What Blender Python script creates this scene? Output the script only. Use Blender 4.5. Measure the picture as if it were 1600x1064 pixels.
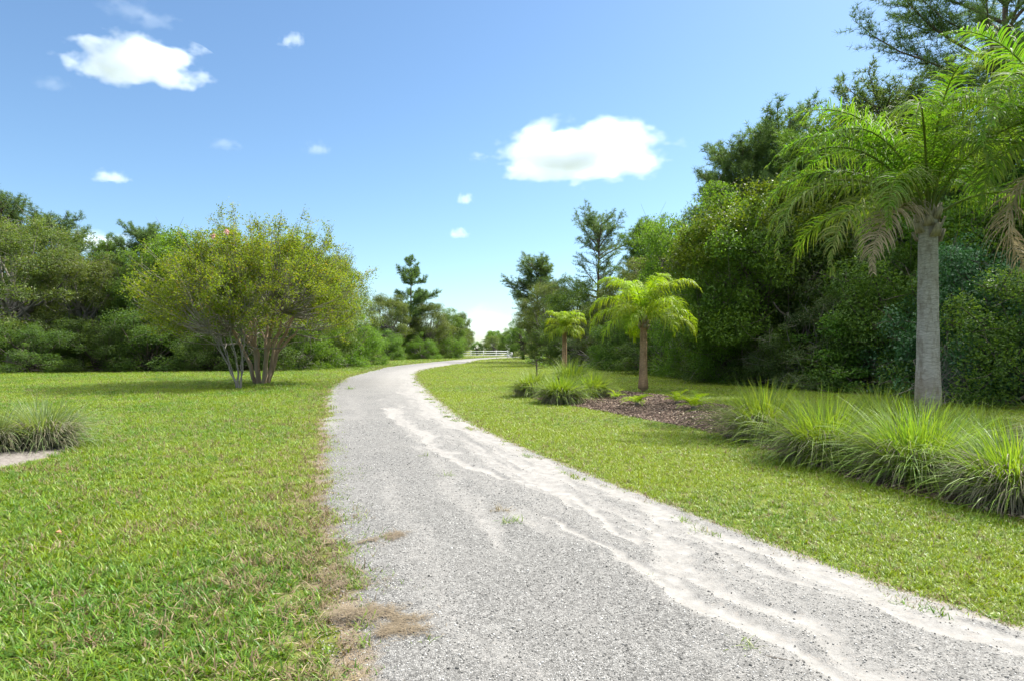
import bpy, math, random
import numpy as np
from mathutils import Vector

for _o in list(bpy.data.objects):
    bpy.data.objects.remove(_o)
SC = bpy.context.scene
COL = SC.collection
R = math.radians

# ------------------------------------------------------------------ camera
F, HZ, CH = 978.0, 545.0, 1.6          # focal length in photo pixels, horizon row, eye height
cd = bpy.data.cameras.new('camera'); cam = bpy.data.objects.new('camera', cd); COL.objects.link(cam)
cam.location = (0, 0, CH); cam.rotation_euler = (R(90), 0, 0)
cd.sensor_width = 36; cd.lens = 36 * F / 1600; cd.shift_y = (HZ - 532) / 1600
cd.clip_start = .05; cd.clip_end = 20000
SC.camera = cam

# ------------------------------------------------------------------ sky, sun, exposure
SUN_AZ, SUN_EL = R(54), R(50)          # azimuth from +Y towards +X
S = Vector((math.sin(SUN_AZ) * math.cos(SUN_EL), math.cos(SUN_AZ) * math.cos(SUN_EL), math.sin(SUN_EL)))
w = bpy.data.worlds.new('World'); SC.world = w; w.use_nodes = True
nt = w.node_tree; nt.nodes.clear()
sky = nt.nodes.new('ShaderNodeTexSky'); sky.sky_type = 'NISHITA'; sky.sun_disc = False
sky.sun_elevation = SUN_EL; sky.sun_rotation = SUN_AZ
sky.air_density = 1.0; sky.dust_density = .5; sky.ozone_density = 1.8; sky.altitude = 0
bg = nt.nodes.new('ShaderNodeBackground'); bg.inputs[1].default_value = .089
wo = nt.nodes.new('ShaderNodeOutputWorld')
tint = nt.nodes.new('ShaderNodeMix'); tint.data_type = 'RGBA'; tint.blend_type = 'MULTIPLY'; tint.inputs[0].default_value = 1
tint.inputs[7].default_value = (.85, 1.0, 1.07, 1)
nt.links.new(sky.outputs[0], tint.inputs[6])
# added white glow in the upper sky, above the frame, to fill the shade
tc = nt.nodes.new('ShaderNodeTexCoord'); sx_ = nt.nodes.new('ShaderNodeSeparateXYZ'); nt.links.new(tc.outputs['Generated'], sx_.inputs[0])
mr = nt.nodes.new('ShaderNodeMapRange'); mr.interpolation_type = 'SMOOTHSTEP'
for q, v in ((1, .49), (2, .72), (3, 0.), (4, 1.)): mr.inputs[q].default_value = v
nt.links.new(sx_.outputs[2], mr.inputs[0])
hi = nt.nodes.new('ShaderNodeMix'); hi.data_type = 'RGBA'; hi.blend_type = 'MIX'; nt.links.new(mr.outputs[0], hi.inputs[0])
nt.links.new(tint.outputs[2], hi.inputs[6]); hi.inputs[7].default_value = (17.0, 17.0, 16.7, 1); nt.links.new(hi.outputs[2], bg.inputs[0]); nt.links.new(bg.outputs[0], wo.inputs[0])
ld = bpy.data.lights.new('sun', 'SUN'); ld.energy = 5.0; ld.angle = R(.53); ld.color = (1, .955, .87)
lo = bpy.data.objects.new('sun', ld); COL.objects.link(lo); lo.location = (40, 40, 60)
lo.rotation_euler = S.to_track_quat('Z', 'Y').to_euler()
vs = SC.view_settings; vs.view_transform = 'Standard'; vs.look = 'None'; vs.gamma = 1; vs.exposure = 1.06
cy = SC.cycles
cy.max_bounces = 14; cy.diffuse_bounces = 4; cy.glossy_bounces = 2; cy.transmission_bounces = 6
cy.transparent_max_bounces = 4; cy.volume_bounces = 12; cy.use_denoising = True
cy.sample_clamp_indirect = 6; cy.volume_step_rate = .5; cy.volume_max_steps = 128
cy.use_adaptive_sampling = True; cy.adaptive_threshold = .01

# ------------------------------------------------------------------ helpers
def P(px, py):
    d = F * CH / (py - HZ)
    return ((px - 800) * d / F, d)
def AT(px, d):
    return ((px - 800) * d / F, d)

def vnoise(x, y, seed=0):
    xi = np.floor(x).astype(np.int64); yi = np.floor(y).astype(np.int64)
    fx = x - xi; fy = y - yi
    fx = fx * fx * (3 - 2 * fx); fy = fy * fy * (3 - 2 * fy)
    def h(a, b):
        n = (a * 374761393 + b * 668265263 + seed * 1442695041) & 0x7fffffff
        n = ((n ^ (n >> 13)) * 1274126177) & 0x7fffffff
        return ((n ^ (n >> 16)) & 0xffff) / 65535.0
    return (h(xi, yi) * (1 - fx) + h(xi + 1, yi) * fx) * (1 - fy) + (h(xi, yi + 1) * (1 - fx) + h(xi + 1, yi + 1) * fx) * fy
def fbm(x, y, sc=1.0, seed=0, octv=4):
    x = np.asarray(x, float) * sc; y = np.asarray(y, float) * sc
    s = 0; a = 1; t = 0
    for k in range(octv):
        s = s + a * vnoise(x + 17.3 * k, y - 9.1 * k, seed + k); t += a; a *= .5; x = x * 2.03; y = y * 2.03
    return s / t
def sstep(a, b, x):
    t = np.clip((x - a) / (b - a), 0, 1); return t * t * (3 - 2 * t)
def dist_poly(x, y, pts, ws=None):
    """distance to a polyline and the width interpolated along it"""
    best = np.full(x.shape, 1e9); wid = np.zeros(x.shape)
    for i in range(len(pts) - 1):
        a = np.array(pts[i]); b = np.array(pts[i + 1]); ab = b - a
        t = np.clip(((x - a[0]) * ab[0] + (y - a[1]) * ab[1]) / (ab @ ab), 0, 1)
        d = np.hypot(x - a[0] - t * ab[0], y - a[1] - t * ab[1])
        m = d < best; best = np.where(m, d, best)
        if ws is not None: wid = np.where(m, ws[i] + (ws[i + 1] - ws[i]) * t, wid)
    return best, wid
def in_poly(x, y, poly):
    r = np.zeros(x.shape, bool); n = len(poly)
    for i in range(n):
        x0, y0 = poly[i]; x1, y1 = poly[(i + 1) % n]
        if y0 == y1: continue
        c = ((y0 > y) != (y1 > y)) & (x < (x1 - x0) * (y - y0) / (y1 - y0) + x0)
        r ^= c
    return r

class MB:
    def __init__(s): s.v = []; s.f = []; s.t = []; s.n = 0
    def add(s, v, f, tone=.5):
        v = np.asarray(v, float).reshape(-1, 3); f = np.asarray(f, np.int64)
        if len(v) == 0: return s
        s.v.append(v); s.f.append(f + s.n); s.n += len(v)
        s.t.append(np.broadcast_to(np.asarray(tone, float), (len(v),)).copy())
        return s
    def mesh(s, name, mat, smooth=False):
        me = bpy.data.meshes.new(name)
        V = np.concatenate(s.v); T = np.concatenate(s.t)
        me.vertices.add(len(V)); me.vertices.foreach_set('co', V.astype(np.float32).ravel())
        loops = np.concatenate([f.ravel() for f in s.f])
        sizes = np.concatenate([np.full(len(f), f.shape[1]) for f in s.f])
        me.loops.add(len(loops)); me.loops.foreach_set('vertex_index', loops.astype(np.int32))
        me.polygons.add(len(sizes))
        st = np.concatenate([[0], np.cumsum(sizes)[:-1]])
        me.polygons.foreach_set('loop_start', st.astype(np.int32))
        me.update(calc_edges=True)
        a = me.attributes.new('tone', 'FLOAT', 'POINT'); a.data.foreach_set('value', T.astype(np.float32))
        if smooth: me.polygons.foreach_set('use_smooth', np.ones(len(sizes), bool))
        if mat: me.materials.append(mat)
        me.validate(); return me
    def build(s, name, mat, parent=None, smooth=False):
        return link(name, s.mesh(name, mat, smooth), parent)

def link(name, me, parent=None, loc=None):
    o = bpy.data.objects.new(name, me); COL.objects.link(o)
    if parent: o.parent = parent
    if loc: o.location = loc
    return o
def tag(o, label=None, cat=None, group=None, kind=None):
    if label: o['label'] = label
    if cat: o['category'] = cat
    if group: o['group'] = group
    if kind: o['kind'] = kind
    return o
def thing(name, label, cat, loc=(0, 0, 0), rz=0, group=None, scale=1):
    o = bpy.data.objects.new(name, None); COL.objects.link(o)
    o.location = loc; o.rotation_euler = (0, 0, rz); o.empty_display_size = .2
    o.scale = (scale,) * 3 if not hasattr(scale, '__len__') else scale
    return tag(o, label, cat, group)

def tube(mb, pts, rad, n=6, tone=.5, cap=True):
    pts = np.asarray(pts, float); m = len(pts); rad = np.broadcast_to(np.asarray(rad, float), (m,))
    d = np.gradient(pts, axis=0); d /= np.linalg.norm(d, axis=1)[:, None] + 1e-9
    ref = np.array([0, 0, 1.]) if abs(d[0, 2]) < .9 else np.array([1., 0, 0])
    u = np.cross(ref, d); u /= np.linalg.norm(u, axis=1)[:, None] + 1e-9
    v = np.cross(d, u)
    a = np.arange(n) * 2 * np.pi / n
    ring = pts[:, None] + rad[:, None, None] * (np.cos(a)[None, :, None] * u[:, None] + np.sin(a)[None, :, None] * v[:, None])
    i = np.arange(m - 1)[:, None] * n; j = np.arange(n)[None]; k = (j + 1) % n
    f = np.stack([i + j, i + k, i + n + k, i + n + j], -1).reshape(-1, 4)
    V = ring.reshape(-1, 3)
    mb.add(V, f, tone)
    if cap:
        mb.add(ring[-1], np.arange(n)[None], tone); mb.add(ring[0], np.arange(n)[::-1][None], tone)
def nrm(a): return a / (np.linalg.norm(a, axis=-1, keepdims=True) + 1e-9)
def rdir(g, n):
    return nrm(g.normal(size=(n, 3)))
def leaf_quads(mb, g, c, nor, L, W, tone, droop=.25):
    n = len(c)
    if n == 0: return
    t = nrm(np.cross(nor, rdir(g, n))); t[:, 2] -= droop * g.random(n); t = nrm(t)
    s = nrm(np.cross(nor, t)); up = nrm(np.cross(t, s))
    L = L * g.uniform(.65, 1.25, n)[:, None]; Wd = W * g.uniform(.7, 1.25, n)[:, None]
    a = c - t * L * .5; b = c + s * Wd * .5 + up * Wd * .18; d = c + t * L * .5 - up * L * .1; e = c - s * Wd * .5 + up * Wd * .18
    V = np.stack([a, b, d, e], 1).reshape(-1, 3)
    mb.add(V, np.arange(4 * n).reshape(-1, 4), np.repeat(tone, 4) if np.ndim(tone) else tone)
def blades(mb, base, azim, elev, L, W, curl, seg, tone, twist=None):
    """many grass-like strips at once"""
    n = len(base); az = azim; el = elev.copy(); p = base.copy(); rows = []
    side = np.stack([-np.sin(az), np.cos(az), np.zeros(n)], -1)
    if twist is not None:
        upv = np.array([0, 0, 1.]); side = nrm(side + twist[:, None] * np.stack([np.cos(az) * .6, np.sin(az) * .6, np.ones(n) * .5], -1))
    for k in range(seg + 1):
        f = k / seg; wk = W * (1 - f ** 2.2 * .93) * (.75 + .5 * min(f * 3, .5))
        rows.append(p - side * wk[:, None] * .5); rows.append(p + side * wk[:, None] * .5)
        dr = np.stack([np.cos(az) * np.cos(el), np.sin(az) * np.cos(el), np.sin(el)], -1)
        p = p + dr * (L / seg)[:, None]; el = el - curl / seg * (.5 + f)
    V = np.stack(rows, 1); m = 2 * (seg + 1)
    i = np.arange(n)[:, None, None] * m; k = np.arange(seg)[None, :, None] * 2
    f = (i + k + np.array([0, 1, 3, 2])[None, None]).reshape(-1, 4)
    tn = np.repeat(tone, m) if np.ndim(tone) else tone
    mb.add(V.reshape(-1, 3), f, tn)

# ------------------------------------------------------------------ materials
def mat_new(name):
    m = bpy.data.materials.new(name); m.use_nodes = True; m.node_tree.nodes.clear()
    return m, m.node_tree
class N:
    def __init__(s, t): s.t = t
    def __call__(s, typ, ins=None, **kw):
        n = s.t.nodes.new('ShaderNode' + typ)
        for k, v in kw.items(): setattr(n, k, v)
        for k, v in (ins or {}).items():
            if isinstance(v, bpy.types.NodeSocket): s.t.links.new(v, n.inputs[k])
            else:
                if isinstance(v, tuple) and len(v) == 3 and n.inputs[k].type == 'RGBA': v = v + (1,)
                n.inputs[k].default_value = v
        return n
    def mix(s, fac, a, b, mode='MIX'):
        n = s.t.nodes.new('ShaderNodeMix'); n.data_type = 'RGBA'; n.blend_type = mode
        for k, v in ((0, fac), (6, a), (7, b)):
            if isinstance(v, bpy.types.NodeSocket): s.t.links.new(v, n.inputs[k])
            else: n.inputs[k].default_value = (v + (1,)) if isinstance(v, tuple) else v
        return n.outputs[2]
    def math(s, op, a, b=0., c=0., clamp=False):
        n = s.t.nodes.new('ShaderNodeMath'); n.operation = op; n.use_clamp = clamp
        for k, v in enumerate((a, b, c)):
            if isinstance(v, bpy.types.NodeSocket): s.t.links.new(v, n.inputs[k])
            else: n.inputs[k].default_value = v
        return n.outputs[0]
    def ramp(s, fac, stops, interp='LINEAR'):
        n = s.t.nodes.new('ShaderNodeValToRGB'); n.color_ramp.interpolation = interp
        e = n.color_ramp.elements
        while len(e) < len(stops): e.new(.5)
        for q, (p, c) in zip(e, stops): q.position = p; q.color = (c + (1,)) if isinstance(c, tuple) else (c, c, c, 1)
        s.t.links.new(fac, n.inputs[0]); return n.outputs[0]
    def mapr(s, v, a, b, c, d):
        n = s('MapRange', {0: v, 1: a, 2: b, 3: c, 4: d}); return n.outputs[0]

def foliage(name, a, b, trans=.42, tcol=(1.25, 1.2, .45), rough=.5, spec=.3, vary=.45, third=None):
    """a..b over the clump tone, each leaf a little different"""
    m, t = mat_new(name); n = N(t)
    tone = n('Attribute', attribute_name='tone').outputs['Fac']
    geo = n('NewGeometry'); rnd = geo.outputs['Random Per Island']
    oi = n('ObjectInfo').outputs['Random']
    c = n.mix(tone, a, b)
    if third:
        c = n.mix(n.math('MULTIPLY', n.math('GREATER_THAN', rnd, .93), .7), c, third)
    val = n.math('ADD', n.math('MULTIPLY', rnd, vary), n.math('ADD', 1 - vary / 2, n.math('MULTIPLY', n.math('SUBTRACT', oi, .5), .22)))
    hue = n.math('ADD', .492, n.math('MULTIPLY', oi, .016))
    h = n('HueSaturation', {'Hue': hue, 'Saturation': 1.0, 'Value': val, 'Color': c}).outputs[0]
    p = n('BsdfPrincipled', {'Base Color': h, 'Roughness': rough, 'Specular IOR Level': spec})
    tc = n.mix(1., h, tcol, 'MULTIPLY')
    tr = n('BsdfTranslucent', {'Color': tc})
    mx = n('MixShader', {0: trans, 1: p.outputs[0], 2: tr.outputs[0]})
    t.links.new(mx.outputs[0], n('OutputMaterial').inputs[0]); return m
def bark(name, a, b, scale=6, stretch=(1, 1, .25), bump=.3, rough=.9):
    m, t = mat_new(name); n = N(t)
    co = n('TexCoord').outputs['Object']
    mp = n('Mapping', {'Vector': co, 'Scale': stretch}).outputs[0]
    no = n('TexNoise', {'Vector': mp, 'Scale': scale, 'Detail': 6., 'Roughness': .65}).outputs[0]
    c = n.mix(n.mapr(no, .3, .7, 0, 1), a, b)
    bp = n('Bump', {'Height': no, 'Strength': bump, 'Distance': .03}).outputs[0]
    p = n('BsdfPrincipled', {'Base Color': c, 'Roughness': rough, 'Specular IOR Level': .2, 'Normal': bp})
    t.links.new(p.outputs[0], n('OutputMaterial').inputs[0]); return m

M = {}
M['oak'] = foliage('oak leaves', (.060, .132, .030), (.130, .220, .044), .58)
M['oakolive'] = foliage('olive oak leaves', (.072, .114, .028), (.140, .195, .044), .46, third=(.15, .13, .06))
M['fresh'] = foliage('fresh leaves', (.070, .165, .024), (.140, .250, .034), .6)
M['deep'] = foliage('deep green leaves', (.046, .092, .022), (.100, .160, .036), .54)
M['lime'] = foliage('lime leaves', (.080, .180, .030), (.150, .260, .045), .5)
M['greyleaf'] = foliage('grey green fine leaves', (.075, .135, .050), (.13, .20, .08), .45, third=(.2, .17, .11))
M['vine'] = foliage('vine leaves', (.070, .130, .015), (.14, .19, .025), .5)
M['bluish'] = foliage('bluish shrub leaves', (.042, .122, .050), (.085, .195, .080), .45, (1, 1.1, .6), rough=.35, spec=.5)
M['myrtle'] = foliage('myrtle leaves', (.112, .192, .018), (.200, .258, .024), .56, third=(.24, .16, .04))
M['pine'] = foliage('pine needles', (.062, .115, .040), (.130, .200, .062), .45, (1.2, 1.2, .6), rough=.55)
M['pinelight'] = foliage('light pine needles', (0.075, 0.149, 0.030), (0.132, 0.213, 0.039), .4, (1.2, 1.2, .5))
M['palm'] = foliage('palm leaflets', (.090, .200, .022), (.27, .215, .115), .54, (1.2, 1.25, .35), rough=.6, spec=.12, vary=.4)
M['palmdead'] = foliage('dead palm leaflets', (.20, .165, .10), (.33, .28, .19), .35, (1, .95, .8), rough=.7, spec=.1)
M['palmlime'] = foliage('lime palm leaflets', (.190, .310, .014), (.36, .36, .035), .54, (1.2, 1.15, .3), rough=.5, spec=.25, vary=.35)
M['cord'] = foliage('cordgrass blades', (.090, .180, .030), (.205, .275, .035), .48, (1.25, 1.2, .4), rough=.5, spec=.25)
M['cordgrey'] = foliage('greyish cordgrass blades', (.09, .14, .05), (.20, .25, .11), .42, rough=.5, spec=.3)
M['thatch'] = foliage('dry blades', (0.128, 0.128, 0.087), (0.277, 0.240, 0.158), .2, (1, .95, .8), rough=.7)
M['lawn'] = foliage('lawn blades', (.064, .160, .013), (.192, .268, .016), .38, (1.2, 1.1, .35), rough=.42, spec=.3, vary=.75, third=(.22, .20, .10))
M['lawndry'] = foliage('dry lawn blades', (.16, .12, .06), (.25, .20, .12), .2, (1, .95, .8), rough=.7)
M['straw'] = foliage('pine straw', (.13, .098, .062), (.22, .172, .115), .1, (1, .9, .7), rough=.7)
M['bark'] = bark('dark bark', (.045, .038, .032), (.13, .11, .092))
M['pinebark'] = bark('pine bark', (.06, .045, .035), (.17, .125, .095), 5)
M['myrtlebark'] = bark('myrtle bark', (.15, .095, .055), (.36, .27, .19), 4, (1, 1, .15), .15, .6)
M['greybark'] = bark('grey twigs', (.12, .11, .095), (.25, .23, .20), 8)
M['boots'] = bark('palm boots', (.13, .115, .075), (.34, .31, .23), 14)
M['blossom'] = foliage('pink blossom', (.55, .30, .28), (.7, .45, .42), .3, (1, .9, .9))

def palm_bark(name, a, b, c):
    m, t = mat_new(name); n = N(t)
    co = n('TexCoord').outputs['Object']
    sep = n('SeparateXYZ', {0: co}); z = sep.outputs[2]
    wob = n('TexNoise', {'Vector': co, 'Scale': 2.5, 'Detail': 3.}).outputs[0]
    zz = n.math('ADD', n.math('MULTIPLY', z, 10.), n.math('MULTIPLY', wob, 3.6))
    tri = n.math('PINGPONG', zz, .5)
    ring = n.mapr(tri, 0., .10, 0., 1.)
    fine = n('TexNoise', {'Vector': n('Mapping', {'Vector': co, 'Scale': (1, 1, 6)}).outputs[0], 'Scale': 9., 'Detail': 8., 'Roughness': .7}).outputs[0]
    st = n('TexNoise', {'Vector': n('Mapping', {'Vector': co, 'Scale': (3, 3, 1.1)}).outputs[0], 'Scale': 2.2, 'Detail': 7., 'Roughness': .7}).outputs[0]
    col = n.mix(n.mapr(fine, .35, .65, 0, 1), a, b)
    col = n.mix(n.mapr(st, .48, .64, 0, .85), col, c)
    col = n.mix(n.math('MULTIPLY', n.math('SUBTRACT', 1., ring), .45), col, (.09, .075, .06))
    col = n.mix(n.math('MULTIPLY', n.mapr(z, .15, 1.3, 1., 0.), n.mapr(wob, .35, .6, .25, .9)), col, (.15, .105, .06))
    hgt = n.math('ADD', n.math('MULTIPLY', ring, .5), fine)
    bp = n('Bump', {'Height': hgt, 'Strength': .5, 'Distance': .015}).outputs[0]
    p = n('BsdfPrincipled', {'Base Color': col, 'Roughness': .85, 'Specular IOR Level': .2, 'Normal': bp})
    t.links.new(p.outputs[0], n('OutputMaterial').inputs[0]); return m
M['palmgrey'] = palm_bark('ringed grey palm trunk', (.22, .205, .185), (.40, .38, .345), (.17, .15, .12))
M['palmbrown'] = palm_bark('ringed brown palm trunk', (.22, .14, .075), (.38, .26, .15), (.15, .09, .05))

# ground under the lawn
def ground_mat():
    m, t = mat_new('lawn soil'); n = N(t)
    co = n('TexCoord').outputs['Object']
    big = n('TexNoise', {'Vector': co, 'Scale': .35, 'Detail': 5., 'Roughness': .6}).outputs[0]
    mid = n('TexNoise', {'Vector': co, 'Scale': 3.5, 'Detail': 6., 'Roughness': .7}).outputs[0]
    fin = n('TexNoise', {'Vector': co, 'Scale': 42., 'Detail': 4., 'Roughness': .8}).outputs[0]
    fin2 = n('TexNoise', {'Vector': co, 'Scale': 160., 'Detail': 2., 'Roughness': .8}).outputs[0]
    g = n.mix(n.mapr(fin, .38, .62, 0, 1), (.050, .078, .012), (.125, .150, .020))
    g = n.mix(n.mapr(big, .4, .65, 0, .5), g, (.15, .17, .024))
    soil = n.mix(n.mapr(fin2, .4, .6, 0, 1), (.075, .055, .036), (.24, .20, .15))
    wear = n('Attribute', attribute_name='tone').outputs['Fac']
    f = n.math('ADD', wear, n.math('MULTIPLY', n.math('SUBTRACT', mid, .5), 1.3))
    c = n.mix(n.mapr(f, .26, .52, .12, .95), g, soil)
    bp = n('Bump', {'Height': fin, 'Strength': .6, 'Distance': .02}).outputs[0]
    p = n('BsdfPrincipled', {'Base Color': c, 'Roughness': .95, 'Specular IOR Level': .1, 'Normal': bp})
    t.links.new(p.outputs[0], n('OutputMaterial').inputs[0]); return m
M['ground'] = ground_mat()

def gravel_mat():
    m, t = mat_new('crushed gravel and washed sand'); n = N(t)
    co = n('TexCoord').outputs['Object']
    at = n('Attribute', attribute_name='tone').outputs['Fac']      # sand cover
    ed = n('Attribute', attribute_name='edge').outputs['Fac']      # 0 inside, 1 out at the border
    v1 = n('TexVoronoi', {'Vector': co, 'Scale': 112.}); v2 = n('TexVoronoi', {'Vector': co, 'Scale': 46.})
    r1 = n('SeparateColor', {0: v1.outputs['Color']}).outputs[0]; r2 = n('SeparateColor', {0: v2.outputs['Color']}).outputs[1]
    big = n('TexNoise', {'Vector': co, 'Scale': .8, 'Detail': 5.}).outputs[0]
    mid = n('TexNoise', {'Vector': co, 'Scale': 9., 'Detail': 6., 'Roughness': .7}).outputs[0]
    fin = n('TexNoise', {'Vector': co, 'Scale': 260., 'Detail': 2.}).outputs[0]
    s1 = n.ramp(r1, [(0, .038), (.22, .09), (.5, .165), (.8, .25), (1, .39)])
    s2 = n.ramp(r2, [(0, .055), (.5, .165), (1, .32)])
    st = n.mix(.45, s1, s2)
    gap = n.mapr(v1.outputs['Distance'], .35, .75, 1., .45)
    st = n.mix(1., st, n('CombineColor', {0: gap, 1: gap, 2: gap}).outputs[0], 'MULTIPLY')
    st = n.mix(1., st, (1.0, .985, .955), 'MULTIPLY')
    dust = n.mix(n.mapr(fin, .3, .7, 0, 1), (.165, .16, .152), (.235, .229, .218))
    st = n.mix(n.mapr(big, .35, .7, .08, .42), st, dust)
    sand = n.mix(n.mapr(mid, .3, .7, 0, 1), (.190, .184, .175), (.278, .272, .263))
    sand = n.mix(n.mapr(fin, .3, .7, 0, .4), sand, (.14, .128, .114))
    mid2 = n('TexNoise', {'Vector': co, 'Scale': 28., 'Detail': 4., 'Roughness': .8}).outputs[0]
    k = n.math('ADD', at, n.math('ADD', n.math('MULTIPLY', n.math('SUBTRACT', mid, .5), .7), n.math('MULTIPLY', n.math('SUBTRACT', mid2, .5), .8)))
    k = n.mapr(k, .22, .86, 0., 1.)
    c = n.mix(k, st, sand)
    spk = n.math('MULTIPLY', n.math('GREATER_THAN', r2, .90), n.math('MULTIPLY', k, .6))
    c = n.mix(spk, c, (.22, .20, .18))
    litter = n.mix(n.mapr(fin, .35, .65, 0, 1), (.10, .072, .045), (.25, .20, .14))
    e = n.math('ADD', ed, n.math('MULTIPLY', n.math('SUBTRACT', mid, .5), 1.1))
    c = n.mix(n.mapr(e, .35, .75, 0, .9), c, litter)
    h = n.math('MULTIPLY', n.math('SUBTRACT', 1., v1.outputs['Distance']), n.math('SUBTRACT', 1., n.math('MULTIPLY', k, .85)))
    h = n.math('ADD', h, n.math('MULTIPLY', mid, .8))
    bp = n('Bump', {'Height': h, 'Strength': .8, 'Distance': .009}).outputs[0]
    p = n('BsdfPrincipled', {'Base Color': c, 'Roughness': .9, 'Specular IOR Level': .2, 'Normal': bp})
    t.links.new(p.outputs[0], n('OutputMaterial').inputs[0]); return m
M['gravel'] = gravel_mat()
def pebble_mat(name, stops):
    m, t = mat_new(name); n = N(t)
    r = n('ObjectInfo').outputs['Random']
    c = n.ramp(r, stops)
    p = n('BsdfPrincipled', {'Base Color': c, 'Roughness': .8, 'Specular IOR Level': .3})
    t.links.new(p.outputs[0], n('OutputMaterial').inputs[0]); return m
M['pebble'] = pebble_mat('pebbles', [(0, (.05, .05, .048)), (.3, (.12, .117, .11)), (.7, (.25, .243, .232)), (1, (.52, .51, .485))])
M['chip'] = pebble_mat('bark chips', [(0, (.035, .024, .017)), (.5, (.10, .067, .046)), (.85, (.20, .142, .10)), (1, (.38, .31, .24))])
def soil_mat(name, a, b, sc):
    m, t = mat_new(name); n = N(t)
    co = n('TexCoord').outputs['Object']
    f = n('TexNoise', {'Vector': co, 'Scale': sc, 'Detail': 6., 'Roughness': .75}).outputs[0]
    c = n.mix(n.mapr(f, .35, .65, 0, 1), a, b)
    bp = n('Bump', {'Height': f, 'Strength': .7, 'Distance': .03}).outputs[0]
    p = n('BsdfPrincipled', {'Base Color': c, 'Roughness': .95, 'Specular IOR Level': .1, 'Normal': bp})
    t.links.new(p.outputs[0], n('OutputMaterial').inputs[0]); return m
M['mulch'] = soil_mat('mulch', (.030, .020, .016), (.12, .082, .066), 30)
M['sandbed'] = soil_mat('grey sand', (.11, .095, .085), (.24, .22, .20), 18)
m_, t_ = mat_new('white painted rail'); n_ = N(t_)
no_ = n_('TexNoise', {'Vector': n_('TexCoord').outputs['Object'], 'Scale': 2.}).outputs[0]
p_ = n_('BsdfPrincipled', {'Base Color': n_.mix(no_, (.62, .63, .62), (.78, .78, .76)), 'Roughness': .5})
t_.links.new(p_.outputs[0], n_('OutputMaterial').inputs[0]); M['white'] = m_

# ------------------------------------------------------------------ driveway outline (world metres)
LE = [P(*p) for p in [(575, 1064), (545, 930), (530, 860), (517, 800), (508, 740), (509, 700), (511, 660), (513, 625), (520, 605), (545, 589), (602, 574), (633, 570), (685, 565), (726, 561), (747, 559.5), (788, 557.8)]]
RE = [P(*p) for p in [(1590, 1005), (1350, 930), (1150, 850), (1050, 805), (960, 770), (880, 738), (830, 715), (760, 685), (700, 650), (662, 614), (645, 592), (647, 580.6), (685, 573), (726, 567), (747, 562), (788, 559.5)]]
LE = [(3.4, -8), (1.0, -1)] + LE + [(1.0, 128)]
RE = [(9, -8), (4.6, 1)] + RE + [(5.5, 119), (8, 128)]
def smooth_curve(pts):
    pts = np.array(pts); ys = np.arange(-8, 128, .25); xs = np.interp(ys, pts[:, 1], pts[:, 0])
    k = np.ones(7) / 7
    for _ in range(2):
        win = np.convolve(np.pad(xs, 3, 'edge'), k, 'valid'); xs = win
    return ys, xs
LYS, LXS = smooth_curve(LE); RYS, RXS = smooth_curve(RE)
xl = lambda y: np.interp(y, LYS, LXS)
xr = lambda y: np.interp(y, RYS, RXS)

MULCH = [P(*p) for p in [(800, 611), (850, 628), (905, 636), (990, 652), (1080, 668), (1160, 690), (1230, 712), (1320, 745), (1420, 772), (1520, 795), (1640, 822), (1800, 860), (1800, 740), (1600, 700), (1450, 672), (1330, 655), (1210, 642), (1120, 632), (1060, 620), (990, 613), (930, 606), (840, 599)]]
SANDB = [P(*p) for p in [(112, 700), (85, 711), (30, 727), (-60, 745), (-150, 755), (-170, 700), (-60, 680), (30, 678), (100, 686)]]

# ------------------------------------------------------------------ ground sheet
def axis(lims):
    out = []
    for a, b, s in lims: out += list(np.arange(a, b, s))
    return np.array(out + [lims[-1][1]])
gx = axis([(-3000, -400, 650), (-400, -80, 40), (-80, -14, 1.5), (-14, 14, .4), (14, 80, 1.5), (80, 400, 40), (400, 3000, 650)])
gy = axis([(-3000, -400, 650), (-400, -20, 40), (-20, 0, 2), (0, 30, .4), (30, 130, 1.5), (130, 400, 30), (400, 3000, 650)])
def ground_z(x, y):
    off = np.minimum(np.abs(x - xl(y)), np.abs(x - xr(y)))
    inside = (x > xl(y)) & (x < xr(y)) & (y < 128)
    k = np.where(inside, 0, sstep(.3, 3.5, off)) * sstep(400, 100, np.hypot(x, y))
    for poly in (MULCH, SANDB):
        dd, _ = dist_poly(np.asarray(x, float), np.asarray(y, float), poly + poly[:1])
        k = k * np.where(in_poly(np.asarray(x, float), np.asarray(y, float), poly), 0, sstep(.1, 1.5, dd))
    return (fbm(x, y, .35, 5, 3) - .5) * .12 * k
X, Y = np.meshgrid(gx, gy); Z = ground_z(X, Y)
def wear_at(x, y):
    """0 lush .. 1 bare, near the driveway's edges and in scattered thin patches"""
    dl = xl(y) - x; dr = x - xr(y)
    a = np.where(dl > 0, np.exp(-dl / .38), 0) * np.interp(y, [0, 9, 20], [.75, .6, .35])
    b = np.where(dr > 0, np.exp(-dr / .16), 0) * .6
    patch = sstep(.60, .80, fbm(x, y, .9, 33, 4)) * .30 * sstep(14, 3, y) * (x < 0)
    return np.clip(np.maximum(a, b) + patch, 0, 1)
T = wear_at(X, Y)
nx, ny = len(gx), len(gy)
i = np.arange(ny - 1)[:, None] * nx + np.arange(nx - 1)[None]
gf = np.stack([i, i + 1, i + nx + 1, i + nx], -1).reshape(-1, 4)
gm = MB().add(np.stack([X, Y, Z], -1), gf, T.ravel())
tag(gm.build('ground', M['ground'], smooth=True), kind='structure')

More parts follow.
